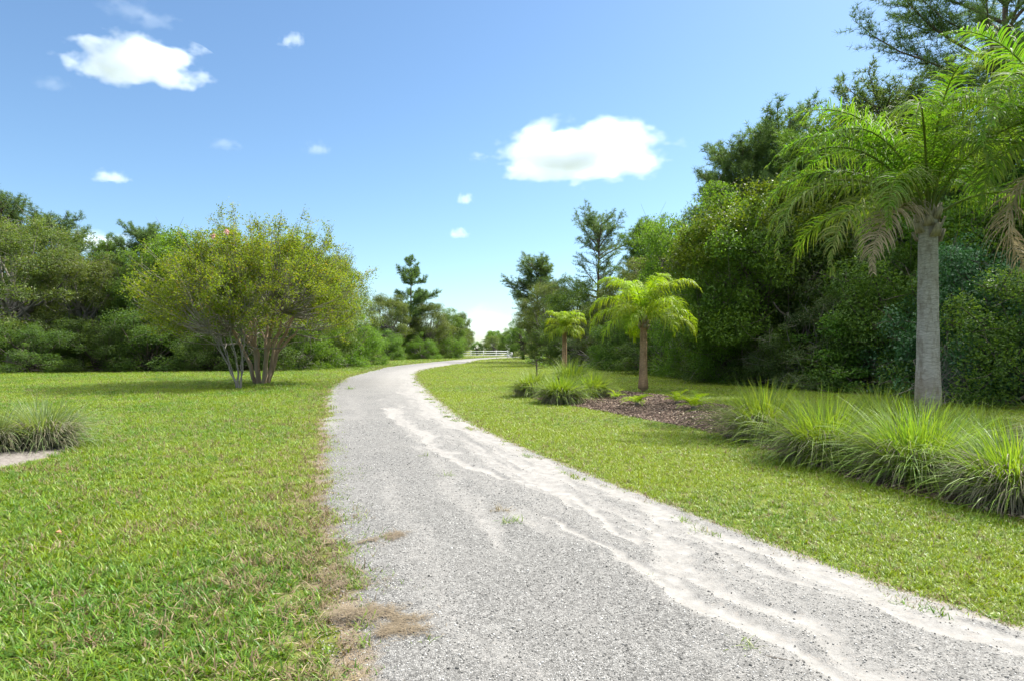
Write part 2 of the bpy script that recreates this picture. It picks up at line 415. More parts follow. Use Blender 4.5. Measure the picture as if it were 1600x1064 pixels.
# ------------------------------------------------------------------ driveway
rows = np.concatenate([np.arange(-8, 2, .3), np.arange(2, 8, .035), np.arange(8, 20, .09), np.arange(20, 50, .3), np.arange(50, 127.5, .8)])
NC = 150
uu = np.linspace(0, 1, NC)
YY = np.repeat(rows[:, None], NC, 1)
OUT = .30
def oul(y): return .14 + (fbm(np.asarray(y, float) * 0 + 3.1, y, 1.5, 77, 4) - .5) * .55
OUL = oul(YY)
XX = (xl(YY) - OUL) + uu[None] * (xr(YY) - xl(YY) + OUL + OUT)
wob = (fbm(XX, YY, 1.4, 3, 4) - .5)
edist = np.minimum(XX - (xl(YY) - OUL), (xr(YY) + OUT) - XX) / .34        # 0 at border, >1 inside
edge = np.clip(1 - edist, 0, 1)
dr_ = xr(YY) - XX; dl_ = XX - xl(YY)
edge = np.where(dr_ < dl_, edge * .62, edge)
def Pm(l): return [P(*p) for p in l]
wx = XX + (fbm(XX, YY, 2.2, 21, 4) - .5) * .38; wy = YY + (fbm(XX, YY, 2.2, 22, 4) - .5) * .5
sand = np.zeros_like(XX)
STREAMS = [
    (Pm([(855, 806), (908, 838), (979, 863), (1050, 908), (1097, 946), (1168, 994), (1263, 1043), (1400, 1110)]), [.03, .055, .07, .11, .12, .10, .09, .08], .80),
    (Pm([(945, 775), (985, 785), (1026, 803), (1042, 828), (1030, 850), (1070, 880), (1092, 905), (1145, 925), (1216, 968), (1300, 1016), (1420, 1080)]), [.03, .05, .07, .07, .06, .15, .13, .09, .10, .11, .12], .74),
    (Pm([(690, 640), (740, 675), (813, 707), (884, 745), (955, 770), (1003, 790), (1060, 815), (1112, 838), (1168, 862), (1240, 892), (1300, 914), (1420, 955), (1600, 1020), (1800, 1085)]), [.3, .28, .20, .16, .13, .12, .08, .10, .10, .10, .09, .10, .10, .12], .82),
    (Pm([(612, 640), (624, 655), (657, 676), (700, 715), (740, 735), (800, 752), (880, 775), (930, 800), (1010, 850)]), [.25, .22, .16, .12, .10, .08, .09, .06, .05], .85),
    (Pm([(660, 700), (695, 747), (730, 785), (766, 822), (800, 870)]), [.10, .13, .15, .12, .05], .48),
    (Pm([(600, 740), (640, 850), (760, 1000), (840, 1064)]), [.05, .16, .16, .1], .36),
    (Pm([(655, 578), (648, 590), (655, 605), (668, 625), (690, 648), (720, 670)]), [1.2, 1.1, .8, .55, .4, .3], .8),
]
for pts, ws, amp in STREAMS:
    d, wd = dist_poly(wx, wy, pts, ws)
    wd = wd * (.75 + .9 * fbm(XX, YY, 3.3, 66, 3))
    sand = np.maximum(sand, amp * (1 - sstep(.25, 1.75, d / np.maximum(wd, .01))))
frac = (XX - xl(YY)) / (xr(YY) - xl(YY))
# long streaks that follow the drive
lon = fbm(frac * 9 + wob * 1.2, YY * .35, 1, 51, 4)
sand = np.maximum(sand, sstep(.42, .72, lon) * sstep(.35, .62, frac + wob * .3) * .7)
lon2 = fbm(frac * 26 + wob * 2.2, YY * .6, 1, 57, 3)
sand = sand + (lon2 - .5) * .5 * sstep(.3, .6, frac + wob * .3)
sand = np.maximum(sand, .36 * sstep(.45, .62, frac + wob * .35))
sand = np.maximum(sand, sstep(.5, .8, lon) * .34)
far = sstep(15, 30, YY)
sand = np.maximum(sand, far * (.30 + .35 * sstep(.3, .7, frac)))
# pale strip right against the right lawn and thin one on the left
sand = np.maximum(sand, .8 * (1 - sstep(.02, .22, np.abs(xr(YY) - XX + wob * .2 - .02))))
sand = np.maximum(sand, .6 * sstep(9, 14, YY) * (1 - sstep(.05, .5, np.abs(XX - xl(YY) + wob * .4 + .05))))
rut = -.022 * sstep(.4, .9, sand) + .010 * (fbm(XX, YY, 3.1, 9, 3) - .5)
ZZ = .004 + sstep(0, .8, edist) * (.034 + rut)
i = np.arange(len(rows) - 1)[:, None] * NC + np.arange(NC - 1)[None]
rf = np.stack([i, i + 1, i + NC + 1, i + NC], -1).reshape(-1, 4)
dm = MB().add(np.stack([XX, YY, ZZ], -1), rf, np.clip(sand, 0, 1).ravel())
drive = dm.build('driveway', M['gravel'], smooth=True)
a = drive.data.attributes.new('edge', 'FLOAT', 'POINT'); a.data.foreach_set('value', edge.ravel().astype(np.float32))
tag(drive, kind='structure')

def flat_poly(name, poly, mat, z, seed):
    """bed surface: fine grid clipped by the outline, with a soft mound"""
    pa = np.array(poly); s = .09
    ax = np.arange(pa[:, 0].min() - .3, pa[:, 0].max() + .3, s); ay = np.arange(pa[:, 1].min() - .3, pa[:, 1].max() + .3, s)
    x, y = np.meshgrid(ax, ay)
    xw = x + (fbm(x, y, 2, seed, 3) - .5) * .3; yw = y + (fbm(x, y, 2, seed + 1, 3) - .5) * .3
    dd, _ = dist_poly(xw, yw, poly + poly[:1]); ins = in_poly(xw, yw, poly)
    zz = np.where(ins, z + .05 * sstep(0, .6, dd), -.06) + (fbm(x, y, 9, seed + 2, 2) - .5) * .015 * ins
    q = ins[:-1, :-1] | ins[1:, :-1] | ins[:-1, 1:] | ins[1:, 1:]
    n = len(ax); i = (np.arange(len(ay) - 1)[:, None] * n + np.arange(n - 1)[None])[q]
    f = np.stack([i, i + 1, i + n + 1, i + n], -1)
    used, inv = np.unique(f, return_inverse=True)
    V = np.stack([x, y, zz], -1).reshape(-1, 3)[used]
    return MB().add(V, inv.reshape(-1, 4)).build(name, mat, smooth=True)
tag(flat_poly('mulch_bed', MULCH, M['mulch'], .008, 71), kind='structure')
tag(flat_poly('sand_bed', SANDB, M['sandbed'], .006, 81), kind='structure')

# ------------------------------------------------------------------ scattered stuff (geometry nodes on one object each)
def scatter(name, pts, rot, scl, idx, variants, label, cat):
    c = bpy.data.collections.new(name + '_kinds')
    for k, me in enumerate(variants):
        o = bpy.data.objects.new(f'{name}_{k:02d}', me); c.objects.link(o)
    me = bpy.data.meshes.new(name); me.vertices.add(len(pts)); me.vertices.foreach_set('co', np.asarray(pts, np.float32).ravel())
    def at(nm, ty, data, key):
        a = me.attributes.new(nm, ty, 'POINT'); a.data.foreach_set(key, np.ascontiguousarray(data).ravel())
    at('rot', 'FLOAT_VECTOR', rot.astype(np.float32), 'vector'); at('scl', 'FLOAT', scl.astype(np.float32), 'value'); at('idx', 'INT', idx.astype(np.int32), 'value')
    o = link(name, me)
    g = bpy.data.node_groups.new(name, 'GeometryNodeTree')
    g.interface.new_socket('Geometry', in_out='INPUT', socket_type='NodeSocketGeometry')
    g.interface.new_socket('Geometry', in_out='OUTPUT', socket_type='NodeSocketGeometry')
    nn = g.nodes.new; L = g.links.new
    gi = nn('NodeGroupInput'); go = nn('NodeGroupOutput')
    ci = nn('GeometryNodeCollectionInfo'); ci.inputs['Collection'].default_value = c
    ci.inputs['Separate Children'].default_value = True; ci.inputs['Reset Children'].default_value = True
    ip = nn('GeometryNodeInstanceOnPoints'); ip.inputs['Pick Instance'].default_value = True
    def na(nm, ty):
        q = nn('GeometryNodeInputNamedAttribute'); q.data_type = ty; q.inputs[0].default_value = nm; return q.outputs[0]
    L(gi.outputs[0], ip.inputs['Points']); L(ci.outputs[0], ip.inputs['Instance'])
    L(na('idx', 'INT'), ip.inputs['Instance Index']); L(na('scl', 'FLOAT'), ip.inputs['Scale'])
    er = nn('FunctionNodeEulerToRotation'); L(na('rot', 'FLOAT_VECTOR'), er.inputs[0]); L(er.outputs[0], ip.inputs['Rotation'])
    L(ip.outputs[0], go.inputs[0])
    md = o.modifiers.new('scatter', 'NODES'); md.node_group = g
    return tag(o, label, cat, kind='stuff')

g = np.random.default_rng(7)
def tuft_mesh(seed, dry=False, nb=14, L=.060):
    r = np.random.default_rng(seed); mb = MB()
    b = np.zeros((nb, 3)); b[:, :2] = r.normal(0, .018, (nb, 2)); b[:, 2] = -.004
    el = r.uniform(R(2), R(66), nb) 
    blades(mb, b, r.uniform(0, 6.28, nb), el, L * r.uniform(.55, 1.3, nb), .0074 * r.uniform(.6, 1.3, nb), r.uniform(.3, 1.7, nb), 3, np.full(nb, r.random()), r.normal(0, .5, nb))
    return mb.mesh('tuft', M['lawndry'] if dry else M['lawn'])
def sample_view(n, d0, d1, dens, side=.98, m=1.):
    """points in a wedge wider than the view, density dens(d) per square metre"""
    dd = np.linspace(d0, d1, 400); pdf = dens(dd) * (2 * side * dd + 2 * m)
    cdf = np.cumsum(pdf); tot = cdf[-1] * (dd[1] - dd[0]); cdf = cdf / cdf[-1]
    n = int(tot); y = np.interp(g.random(n), cdf, dd); x = (g.random(n) * 2 - 1) * (side * y + m)
    return x, y
dens = lambda d: 740 * np.minimum(1, (5.5 / d) ** 1.3)
x, y = sample_view(0, .2, 66, dens, .98, 4.)
x2, y2 = sample_view(0, 66, 118, lambda d: 6 + 0 * d, .25)
x = np.concatenate([x, x2]); y = np.concatenate([y, y2])
jig = (fbm(x, y, 2.6, 61, 4) - .5)
dl = xl(y) - x + jig * 1.1 * np.interp(y, [0, 6, 15], [1, .8, .5]); dr = x - xr(y) + jig * .75
lawn = (g.random(len(x)) < sstep(-.40, .06, dl)) & (x < (xl(y) + xr(y)) / 2) | (dr > .02)
wr = wear_at(x, y)
keep = lawn & (g.random(len(x)) > np.clip(wr * .55 + (jig < -.08) * .35 * (y < 12) * (x < 0) - .1, 0, .93))
for poly in (MULCH, SANDB):
    xw = x + (fbm(x, y, 2, 71, 3) - .5) * .3
    keep &= ~in_poly(xw, y, poly)
x, y = x[keep], y[keep]; wr = wr[keep]; jig = jig[keep]
# under the woods on either side there is hardly any lawn
wood = in_poly(x, y, [(9.6, 200), (10.5, 46), (9.0, 33), (10.6, 26), (11.6, 22), (13, 20), (14.5, 15.5), (60, 12), (60, 200)]) | in_poly(x, y, [(-60, 200), (-60, 40), (-36, 42), (-21, 43), (-17, 55), (-15, 80), (-12, 110), (-11, 200)])
k = ~wood | (g.random(len(x)) < .12); x, y, wr, jig = x[k], y[k], wr[k], jig[k]
n = len(x); z = ground_z(x, y)
tonev = fbm(x, y, .5, 90, 3) + g.normal(0, .27, n) + np.where(x > xr(y), .28, 0) + (y - 12).clip(-10, 10) * .006
NV = 14
idx = np.clip((tonev * NV), 0, NV - 1).astype(int)
dry = g.random(n) < np.clip(.05 + wr * .9 + sstep(.54, .74, fbm(x, y, 1.6, 44, 3)) * .15 * (x < 0) * (y < 14), 0, .75)
idx = np.where(dry, NV + g.integers(0, 4, n), idx)
scl = (1 + y / 34) * g.uniform(.75, 1.25, n) * np.clip(1 - wr * .45, .45, 1) * np.where(x > xr(y), .80, 1.0)
scl *= np.where(x < 0, np.interp(y, [3, 8], [1.12, 1]), 1)
rot = np.stack([g.normal(0, .12, n), g.normal(0, .12, n), g.uniform(0, 6.28, n)], -1)
var = [tuft_mesh(100 + k) for k in range(NV)]
for k, me in enumerate(var):      # tone runs from deep green to yellow green
    a = me.attributes['tone']; a.data.foreach_set('value', np.full(len(me.vertices), k / (NV - 1), np.float32))
var += [tuft_mesh(140 + k, True, 9, .08) for k in range(4)]
scatter('lawn_grass', np.stack([x, y, z], -1), rot, scl, idx, var, 'short coarse green lawn grass either side of the gravel driveway', 'grass')
print('tufts', n)

# pebbles on the near gravel
def pebble(seed):
    r = np.random.default_rng(seed)
    t = (1 + 5 ** .5) / 2
    v = np.array([(-1, t, 0), (1, t, 0), (-1, -t, 0), (1, -t, 0), (0, -1, t), (0, 1, t), (0, -1, -t), (0, 1, -t), (t, 0, -1), (t, 0, 1), (-t, 0, -1), (-t, 0, 1)], float)
    v = nrm(v) * r.uniform(.7, 1.15, (12, 1)) * np.array([1, r.uniform(.6, .95), r.uniform(.45, .7)])
    f = [(0, 11, 5), (0, 5, 1), (0, 1, 7), (0, 7, 10), (0, 10, 11), (1, 5, 9), (5, 11, 4), (11, 10, 2), (10, 7, 6), (7, 1, 8), (3, 9, 4), (3, 4, 2), (3, 2, 6), (3, 6, 8), (3, 8, 9), (4, 9, 5), (2, 4, 11), (6, 2, 10), (8, 6, 7), (9, 8, 1)]
    return MB().add(v, f).mesh('pebble', M['pebble'])
x, y = sample_view(0, 1.8, 14, lambda d: 4400 * np.minimum(1, (3.6 / d) ** 2.1), .9)
ku = (x - (xl(y) - oul(y))) / (xr(y) - xl(y) + oul(y) + OUT)
ok = (ku > -.05) & (ku < 1.02); x, y, ku = x[ok], y[ok], ku[ok]
ri = np.clip(np.searchsorted(rows, y), 0, len(rows) - 1); cj = np.clip((ku * (NC - 1)).round().astype(int), 0, NC - 1)
sv = sand[ri, cj]; zv = ZZ[ri, cj]
ok = g.random(len(x)) > np.clip(np.maximum((sv - .25) * 2.0, sstep(-.15, .25, xl(y) - x + (fbm(x, y, 3, 62, 3) - .5) * .5) * .85), 0, .965); x, y, zv = x[ok], y[ok], zv[ok]
n = len(x)
s_ = np.exp(g.normal(-5.58, .38, n)) * (1 + np.maximum(y - 4, 0) / 16)
scatter('gravel', np.stack([x, y, zv + s_ * .15], -1), np.stack([g.normal(0, .3, n), g.normal(0, .3, n), g.uniform(0, 6.28, n)], -1), s_, g.integers(0, 6, n), [pebble(k) for k in range(6)], 'loose grey and white crushed stones on the driveway', 'gravel')
print('pebbles', n)

# mulch chips
def chip(seed):
    r = np.random.default_rng(seed); L, W, H = r.uniform(.5, 1), r.uniform(.18, .4), r.uniform(.06, .14)
    v = np.array([(sx * L * (1 - .3 * (k % 2)), sy * W, sz * H) for k, (sx, sy, sz) in enumerate([(-1, -1, -1), (1, -1, -1), (1, 1, -1), (-1, 1, -1), (-1, -1, 1), (1, -1, 1), (1, 1, 1), (-1, 1, 1)])])
    v += r.normal(0, .04, v.shape)
    return MB().add(v, [(0, 3, 2, 1), (4, 5, 6, 7), (0, 1, 5, 4), (1, 2, 6, 5), (2, 3, 7, 6), (3, 0, 4, 7)]).mesh('chip', M['chip'])
pa = np.array(MULCH); n = 60000
x = g.uniform(pa[:, 0].min(), pa[:, 0].max(), n); y = g.uniform(pa[:, 1].min(), pa[:, 1].max(), n)
dm_, _ = dist_poly(x, y, MULCH + MULCH[:1])
ok = (in_poly(x, y, MULCH)) | (dm_ < .06); x, y, dm_ = x[ok], y[ok], dm_[ok]; n = len(x)
scatter('mulch_chips', np.stack([x, y, .014 + .05 * sstep(0, .6, dm_) + g.uniform(0, .02, n)], -1), np.stack([g.normal(0, .35, n), g.normal(0, .35, n), g.uniform(0, 6.28, n)], -1), g.uniform(.02, .045, n), g.integers(0, 5, n), [chip(k) for k in range(5)], 'dark brown bark chips covering the planting bed', 'mulch')

# dead pine straw drifts on the drive's left side
def straw_patch(name, pts, wid, n, label, z=.042):
    mb = MB(); pts = np.array(pts)
    t = g.random(n) * (len(pts) - 1); i = t.astype(int); fr = t - i
    c = pts[i] * (1 - fr[:, None]) + pts[np.minimum(i + 1, len(pts) - 1)] * fr[:, None]
    c = c + g.normal(0, wid, (n, 2)) * np.array([1.3, .7])
    kp = fbm(c[:, 0], c[:, 1], 14, 4, 3) > .47; c = c[kp]; n = len(c)
    p = np.stack([c[:, 0], c[:, 1], z + g.uniform(0, .008, n)], -1)
    blades(mb, p, g.uniform(0, 6.28, n), g.uniform(-.05, .25, n), g.uniform(.03, .08, n), np.full(n, .0028), g.uniform(.2, .8, n), 2, g.random(n))
    tag(mb.build(name, M['straw']), label, 'pine straw', 'drifts of dead pine straw', 'stuff')
straw_patch('pine_straw', Pm([(568, 858), (600, 850), (630, 838)]), .045, 1200, 'short brown streak of pine straw lying alone on the gravel')
straw_patch('pine_straw', Pm([(530, 968), (575, 962), (620, 975), (650, 990)]), .075, 2300, 'long brown drift of pine straw reaching out over the near gravel')
straw_patch('pine_straw', Pm([(560, 1008), (600, 1003), (640, 990)]), .055, 1200, 'thin brown drift of pine straw just below the long one')
straw_patch('pine_straw', Pm([(530, 845), (525, 900), (545, 925), (560, 915)]), .10, 900, 'brown pine straw caught along the ragged lawn edge', .035)

# ------------------------------------------------------------------ trees
def limb_path(g, a, b, n=6, sag=.0, wig=.06):
    a = np.array(a, float); b = np.array(b, float); t = np.linspace(0, 1, n)[:, None]
    p = a + (b - a) * t; L = np.linalg.norm(b - a)
    p[1:-1] += g.normal(0, wig * L, (n - 2, 3)) * .5
    p[:, 2] += sag * L * np.sin(t[:, 0] * np.pi); return p

def oak_meshes(seed, H, Rr, base=.25, ncl=60, leaf=.11, per=330, mat='oak', cl=None, lean=0, twig=True, flat=.75, barkm='bark', shell=.5):
    """trunk mesh and crown mesh of a broadleaf tree; the crown is clumps of small leaves spread through a lumpy volume"""
    g = np.random.default_rng(seed); tr = MB(); cr = MB()
    zc = H * (1 + base) / 2; rz = H * (1 - base) / 2
    dirs = rdir(g, ncl * 3); dirs = dirs[dirs[:, 2] > -.85][:ncl]; ncl = len(dirs)
    lump = .80 + .44 * np.array([fbm(np.array([d[0] * 2 + seed]), np.array([d[1] * 2 + d[2] * 3]), 1, seed, 2)[0] for d in dirs])
    rad = g.uniform(shell, 1., ncl) ** .7 * lump
    C = dirs * rad[:, None] * np.array([Rr, Rr, rz]) + np.array([lean, 0, zc])
    cr_r = (cl or Rr * .26) * g.uniform(.45, 1.45, ncl)
    top = np.array([lean * .5, 0, min(H * .55, zc)])
    tk = limb_path(g, (0, 0, -.15), top, 7, 0, .04); r0 = .028 * H + .03
    tube(tr, tk, np.linspace(r0, r0 * .5, 7), 8)
    for k in range(ncl):
        if twig and k % 2 == 0:
            s = tk[g.integers(2, 7)]
            tube(tr, limb_path(g, s, C[k], 6, -.05, .09), np.linspace(r0 * .38, .012, 6), 4, cap=False)
    for k in range(ncl):
        if C[k, 2] < 0: continue
        for q in range(4):
            e = C[k] + rdir(g, 1)[0] * cr_r[k] * 1.15; e[2] = max(e[2], .1)
            tube(tr, limb_path(g, C[k], e, 3, 0, .12), [.011, .008, .004], 3, cap=False)
    for k in range(ncl):
        n = int(per * (cr_r[k] / (cl or Rr * .26)) ** 2)
        d = rdir(g, n); d[:, 2] *= flat
        rr = g.random(n) ** .38
        # ragged edge: leaves sit on a handful of sprays in each clump
        sp = rdir(g, 9); aff = np.maximum(d @ sp.T, 0).max(1)
        rr = rr * (.45 + .75 * aff ** 3)
        if C[k, 2] < -cr_r[k]: continue
        c = C[k] + d * (rr * cr_r[k])[:, None]
        nor = nrm(d * .5 + np.array([0, 0, .55]) + g.normal(0, .55, (n, 3)))
        ok = c[:, 2] > .05
        leaf_quads(cr, g, c[ok], nor[ok], leaf, leaf * .58, np.clip(g.normal(.2 + .6 * g.random(), .12, ok.sum()), 0, 1))
    allv = np.concatenate(cr.v); kz = H / np.percentile(allv[:, 2], 99.6)
    kx = Rr * 1.08 / np.percentile(np.hypot(allv[:, 0] - lean, allv[:, 1]), 98)
    for mb in (tr, cr):
        for v in mb.v: v[:, 2] *= kz; v[:, :2] *= kx
    return tr.mesh('trunk', M[barkm], True), cr.mesh('crown', M[mat])

def pine_meshes(seed, H, Rr, base=.35, mat='pine', needle=.2, nt=14, whorl=.62, shape='cone', lean=0, dens=1.0, tuftw=.016):
    g = np.random.default_rng(seed); tr = MB(); br = MB(); cr = MB()
    n = 10; z = np.linspace(-.15, H * .97, n)
    tk = np.stack([lean * (z / H) ** 1.6 + g.normal(0, .05, n), g.normal(0, .05, n), z], -1); tk[0, :2] = 0
    r0 = .013 * H + .05
    tube(tr, tk, np.linspace(r0, .03, n), 8)
    tufts = []; tdir = []; tt = []
    zz = H * base
    while zz < H * .985:
        f = (zz / H - base) / (1 - base)
        if shape == 'cone': Lm = Rr * (1.0 - .78 * f) * (.7 + .6 * g.random())
        elif shape == 'round': Lm = Rr * math.sqrt(max(.06, 1 - (2 * f - .85) ** 2 * .8)) * (.65 + .6 * g.random())
        else: Lm = Rr * (.45 + .75 * math.sin(min(1, f * 1.15) * math.pi * .62)) * (1 - .6 * f ** 3) * (.6 + .6 * g.random())
        nb = g.integers(3, 6); a0 = g.uniform(0, 6.28)
        cx = np.array([np.interp(zz, z, tk[:, 0]), np.interp(zz, z, tk[:, 1]), zz])
        for b in range(nb):
            if g.random() < .16: continue
            az = a0 + b * 6.28 / nb + g.normal(0, .25); L = Lm * g.uniform(.6, 1.15)
            e0 = R(18 + 34 * f) + g.normal(0, .16); e1 = e0 + R(26)
            m = 6; p = [cx]
            for k in range(m):
                e = e0 - .15 * math.sin(k / m * 3.14) + (e1 - e0) * (k / m) ** 1.5
                p.append(p[-1] + L / m * np.array([math.cos(az) * math.cos(e), math.sin(az) * math.cos(e), math.sin(e)]) + g.normal(0, .02 * L / 2, 3))
            p = np.array(p); tube(br, p, np.linspace(.022 + .012 * L, .007, m + 1), 4, cap=False)
            tone = g.random()
            ns = max(4, int(L * 8 * dens))
            for s in range(ns):
                fr = .25 + .75 * (s + g.random()) / ns; q = np.array([np.interp(fr * m, range(m + 1), p[:, c]) for c in range(3)])
                l2 = (.28 + .34 * L * (1.15 - fr)) * g.uniform(.5, 1.2)
                a2 = az + g.choice([-1, 1]) * g.uniform(.2, 1.3); e2 = g.uniform(-.2, 1.3)
                dv = np.array([math.cos(a2) * math.cos(e2), math.sin(a2) * math.cos(e2), math.sin(e2)])
                if l2 > .3: tube(br, [q, q + dv * l2 * .95], [.009, .004], 3, cap=False)
                kk = max(2, int(l2 / .13 * dens))
                for j in range(kk):
                    tufts.append(q + dv * l2 * (j + 1) / kk + g.normal(0, .035, 3)); tdir.append(dv); tt.append(tone)
        zz += whorl * g.uniform(.55, 1.3) * (1 - .35 * f)
    Tp = np.array(tufts); Td = np.array(tdir); tt = np.array(tt); K = len(Tp)
    c = np.repeat(Tp, nt, 0); d = nrm(np.repeat(Td, nt, 0) * .55 + rdir(g, K * nt) + np.array([0, 0, .25]))
    L = needle * g.uniform(.6, 1.2, K * nt)[:, None]; s = nrm(np.cross(d, rdir(g, K * nt))) * tuftw
    V = np.stack([c - s * .5, c + s * .5, c + d * L + s * .2, c + d * L - s * .2], 1).reshape(-1, 3)
    cr.add(V, np.arange(4 * K * nt).reshape(-1, 4), np.repeat(np.clip(np.repeat(tt, nt) * .7 + g.random(K * nt) * .3, 0, 1), 4))
    allv = np.concatenate(cr.v); kz = H / np.percentile(allv[:, 2], 99.7)
    for mb in (tr, br, cr):
        for v in mb.v: v[:, 2] *= kz
    return tr.mesh('trunk', M['pinebark'], True), br.mesh('branches', M['pinebark']), cr.mesh('crown', M[mat])

def place(kind, meshes, x, y, label, cat, group=None, rz=0, sc=1, extra=None):
    o = thing(kind, label, cat, (x, y, 0), rz, group, sc)
    nm = ['trunk', 'branches', 'crown'] if len(meshes) == 3 else ['trunk', 'crown']
    for a, me in zip(nm, meshes): link(a, me, o)
    return o

OAK = [oak_meshes(11, 8.0, 3.4, -.12, 110, .098, 560, 'oak'),
       oak_meshes(12, 8.5, 3.8, -.20, 125, .098, 560, 'oakolive', barkm='greybark'),
       oak_meshes(13, 7.0, 3.2, -.15, 105, .098, 560, 'fresh'),
       oak_meshes(14, 9.0, 3.3, .05, 100, .10, 500, 'oakolive', barkm='greybark')]
SHR = [oak_meshes(21, 4.2, 2.2, -.75, 105, .066, 640, 'fresh', twig=True, shell=.45, flat=.9, barkm='greybark'),
       oak_meshes(22, 3.6, 2.1, -.75, 100, .066, 640, 'oak', shell=.45, flat=.9),
       oak_meshes(23, 4.0, 2.1, -.75, 100, .085, 480, 'bluish', shell=.45, flat=.9),
       oak_meshes(24, 4.0, 2.2, -.5, 70, .12, 230, 'lime', shell=.5, cl=.55, barkm='greybark'),
       oak_meshes(25, 4.0, 2.1, -.6, 90, .05, 620, 'greyleaf', shell=.4, barkm='greybark'),
       oak_meshes(26, 3.6, 2.1, -.75, 100, .07, 560, 'deep', shell=.45, flat=.9)]
PINE = [pine_meshes(31, 15, 3.3, .25, 'pine', .24, 13, .55, 'egg', tuftw=.022),
        pine_meshes(32, 14, 3.4, .33, 'pine', .26, 13, .55, 'round', .6, tuftw=.022),
        pine_meshes(33, 13, 3.0, .18, 'pinelight', .26, 13, .5, 'round', tuftw=.022),
        pine_meshes(34, 12, 3.2, .12, 'pine', .24, 13, .5, 'egg', -.3, tuftw=.022)]

GL = 'trees along the left side of the lawn'; GR = 'trees of the wood on the right'; GF = 'trees at the far end of the drive'
def bt(i, px, d, H, label, grp, rz=0, wx=1., cat='tree', kind='oak_tree'):
    base = {0: 8.0, 1: 8.5, 2: 7.0, 3: 9.0}[i]; s = H / base
    x, y = AT(px, d); return place(kind, OAK[i], x, y, label, cat, grp, rz, (s * wx, s * wx, s))
def sh(i, px, d, H, label, grp, rz=0, wx=1.):
    base = {0: 4.2, 1: 3.6, 2: 4.0, 3: 4.0, 4: 4.0, 5: 3.6}[i]; s = H / base
    x, y = AT(px, d); return place('shrub', SHR[i], x, y, label, 'shrub', grp, rz, (s * wx, s * wx, s))
def pt(i, px, d, H, label, grp, rz=0, wx=1., kind='pine_tree'):
    base = {0: 15, 1: 14, 2: 13, 3: 12}[i]; s = H / base
    x, y = AT(px, d); return place(kind, PINE[i], x, y, label, 'tree', grp, rz, (s * wx, s * wx, s))

# left wood
bt(1, 20, 47, 11.2, 'broad olive oak with pale twigs at the left frame edge, down to the grass', GL, .4, 1.15)
bt(3, 125, 49, 9.2, 'rounded yellowish olive oak second from the left edge', GL, 1.9, 1.1)
pt(1, 72, 56, 14.0, 'pine with a rounded top standing highest above the far left oaks', GL, .7, 1.1)
pt(3, 2, 54, 15.5, 'pine whose tip reaches highest right at the left frame edge', GL, 2.2, .9)
pt(2, 165, 60, 12.2, 'light green pine in the dip of the left tree line', GL, 1.2, 1.15)
pt(0, 112, 62, 13.0, 'slim green pine just right of the rounded pine top', GL, 2.6)
bt(0, 195, 55, 9.8, 'dark green oak in the middle of the left tree line', GL, 3.3, 1.0)
pt(1, 232, 53, 12.2, 'dark ragged pine rising left of the crape myrtle', GL, 4.1, 1.0)
bt(0, 262, 50, 9.2, 'dark shaded oak just behind the left side of the crape myrtle', GL, 5.0, 1.05)
bt(2, 335, 52, 11, 'green tree directly behind the crape myrtle', GL, .9, 1.15)
bt(0, 405, 54, 10.2, 'dark oak behind the trunks of the crape myrtle', GL, 2.0, 1.15)
bt(3, 470, 57, 11.0, 'olive tree behind the right half of the crape myrtle', GL, 2.7, 1.1)
bt(1, 520, 62, 10.6, 'yellow green oak whose crown shows right of the crape myrtle', GL, 3.9, .95)
GLS = 'shrubs along the left tree line'
sh(5, 45, 42.5, 3.4, 'low dark shrub at the foot of the leftmost oak', GLS, 1., 1.5)
sh(5, 170, 46, 3.6, 'low dark shrub under the yellowish olive oak', GLS, 2.2, 1.6)
sh(5, 240, 46, 4.2, 'low dark shrub in deep shade left of the crape myrtle', GLS, 3.1, 1.5)
sh(5, 330, 45.5, 3.4, 'green shrub just left of the crape myrtle trunks', GLS, 4.2, 1.4)
sh(5, 410, 46.5, 4.4, 'dark shrub filling the gap behind the crape myrtle trunks', GLS, 5.1, 1.4)
sh(0, 470, 49, 4.6, 'green shrub right of the crape myrtle trunks', GLS, 5.9, 1.3)
sh(0, 525, 56, 5.6, 'tall round bright green shrub next to the drive bend', GLS, .5, 1.25)
sh(0, 565, 62, 4.8, 'rounded light green shrub nearest the driveway on the left', GLS, 1.7, 1.1)
# far end
FARPINE = pine_meshes(41, 17.0, 5.2, .45, 'pine', .42, 12, 1.25, 'cone', .3, .8, .045)
xx_, yy_ = AT(641, 104)
place('pine_tree', FARPINE, xx_, yy_, 'tall lone pine with layered limbs and bare dark trunk against the sky', 'tree', None, .6)
bt(3, 604, 96, 9.8, 'sparse olive tree left of the tall lone pine', GF, 1.2, .95)
bt(0, 628, 102, 9.2, 'dark oak close behind the lone pine trunk', GF, 2.2, 1.0)
bt(1, 668, 104, 9.0, 'olive oak just right of the lone pine trunk', GF, 4.4, 1.1)
bt(0, 700, 112, 8.6, 'dark rounded oak at the right end of the far group', GF, .2, .9)
bt(3, 722, 116, 8.2, 'small ragged tree leaning over the far end of the driveway', GF, 3.3, .55)
GFS = 'shrubs at the far end of the drive'
sh(1, 598, 90, 4.2, 'dark shrub left of the lone pine', GFS, .4, 1.4)
sh(0, 660, 98, 4.0, 'green shrub at the foot of the lone pine', GFS, 1.4, 1.5)
sh(0, 700, 105, 4.4, 'green shrub where the lawn meets the far driveway', GFS, 2.4, 1.3)
bt(0, 745, 150, 3.4, 'small distant tree just beyond the left part of the white fence', GF, 1.1, 1.2)
bt(1, 772, 150, 4.6, 'low distant tree beyond the middle of the white fence', GF, 2.5, 1.3)
bt(0, 800, 140, 6.2, 'distant tree beyond the gate end of the white fence', GF, 4.0, 1.1)
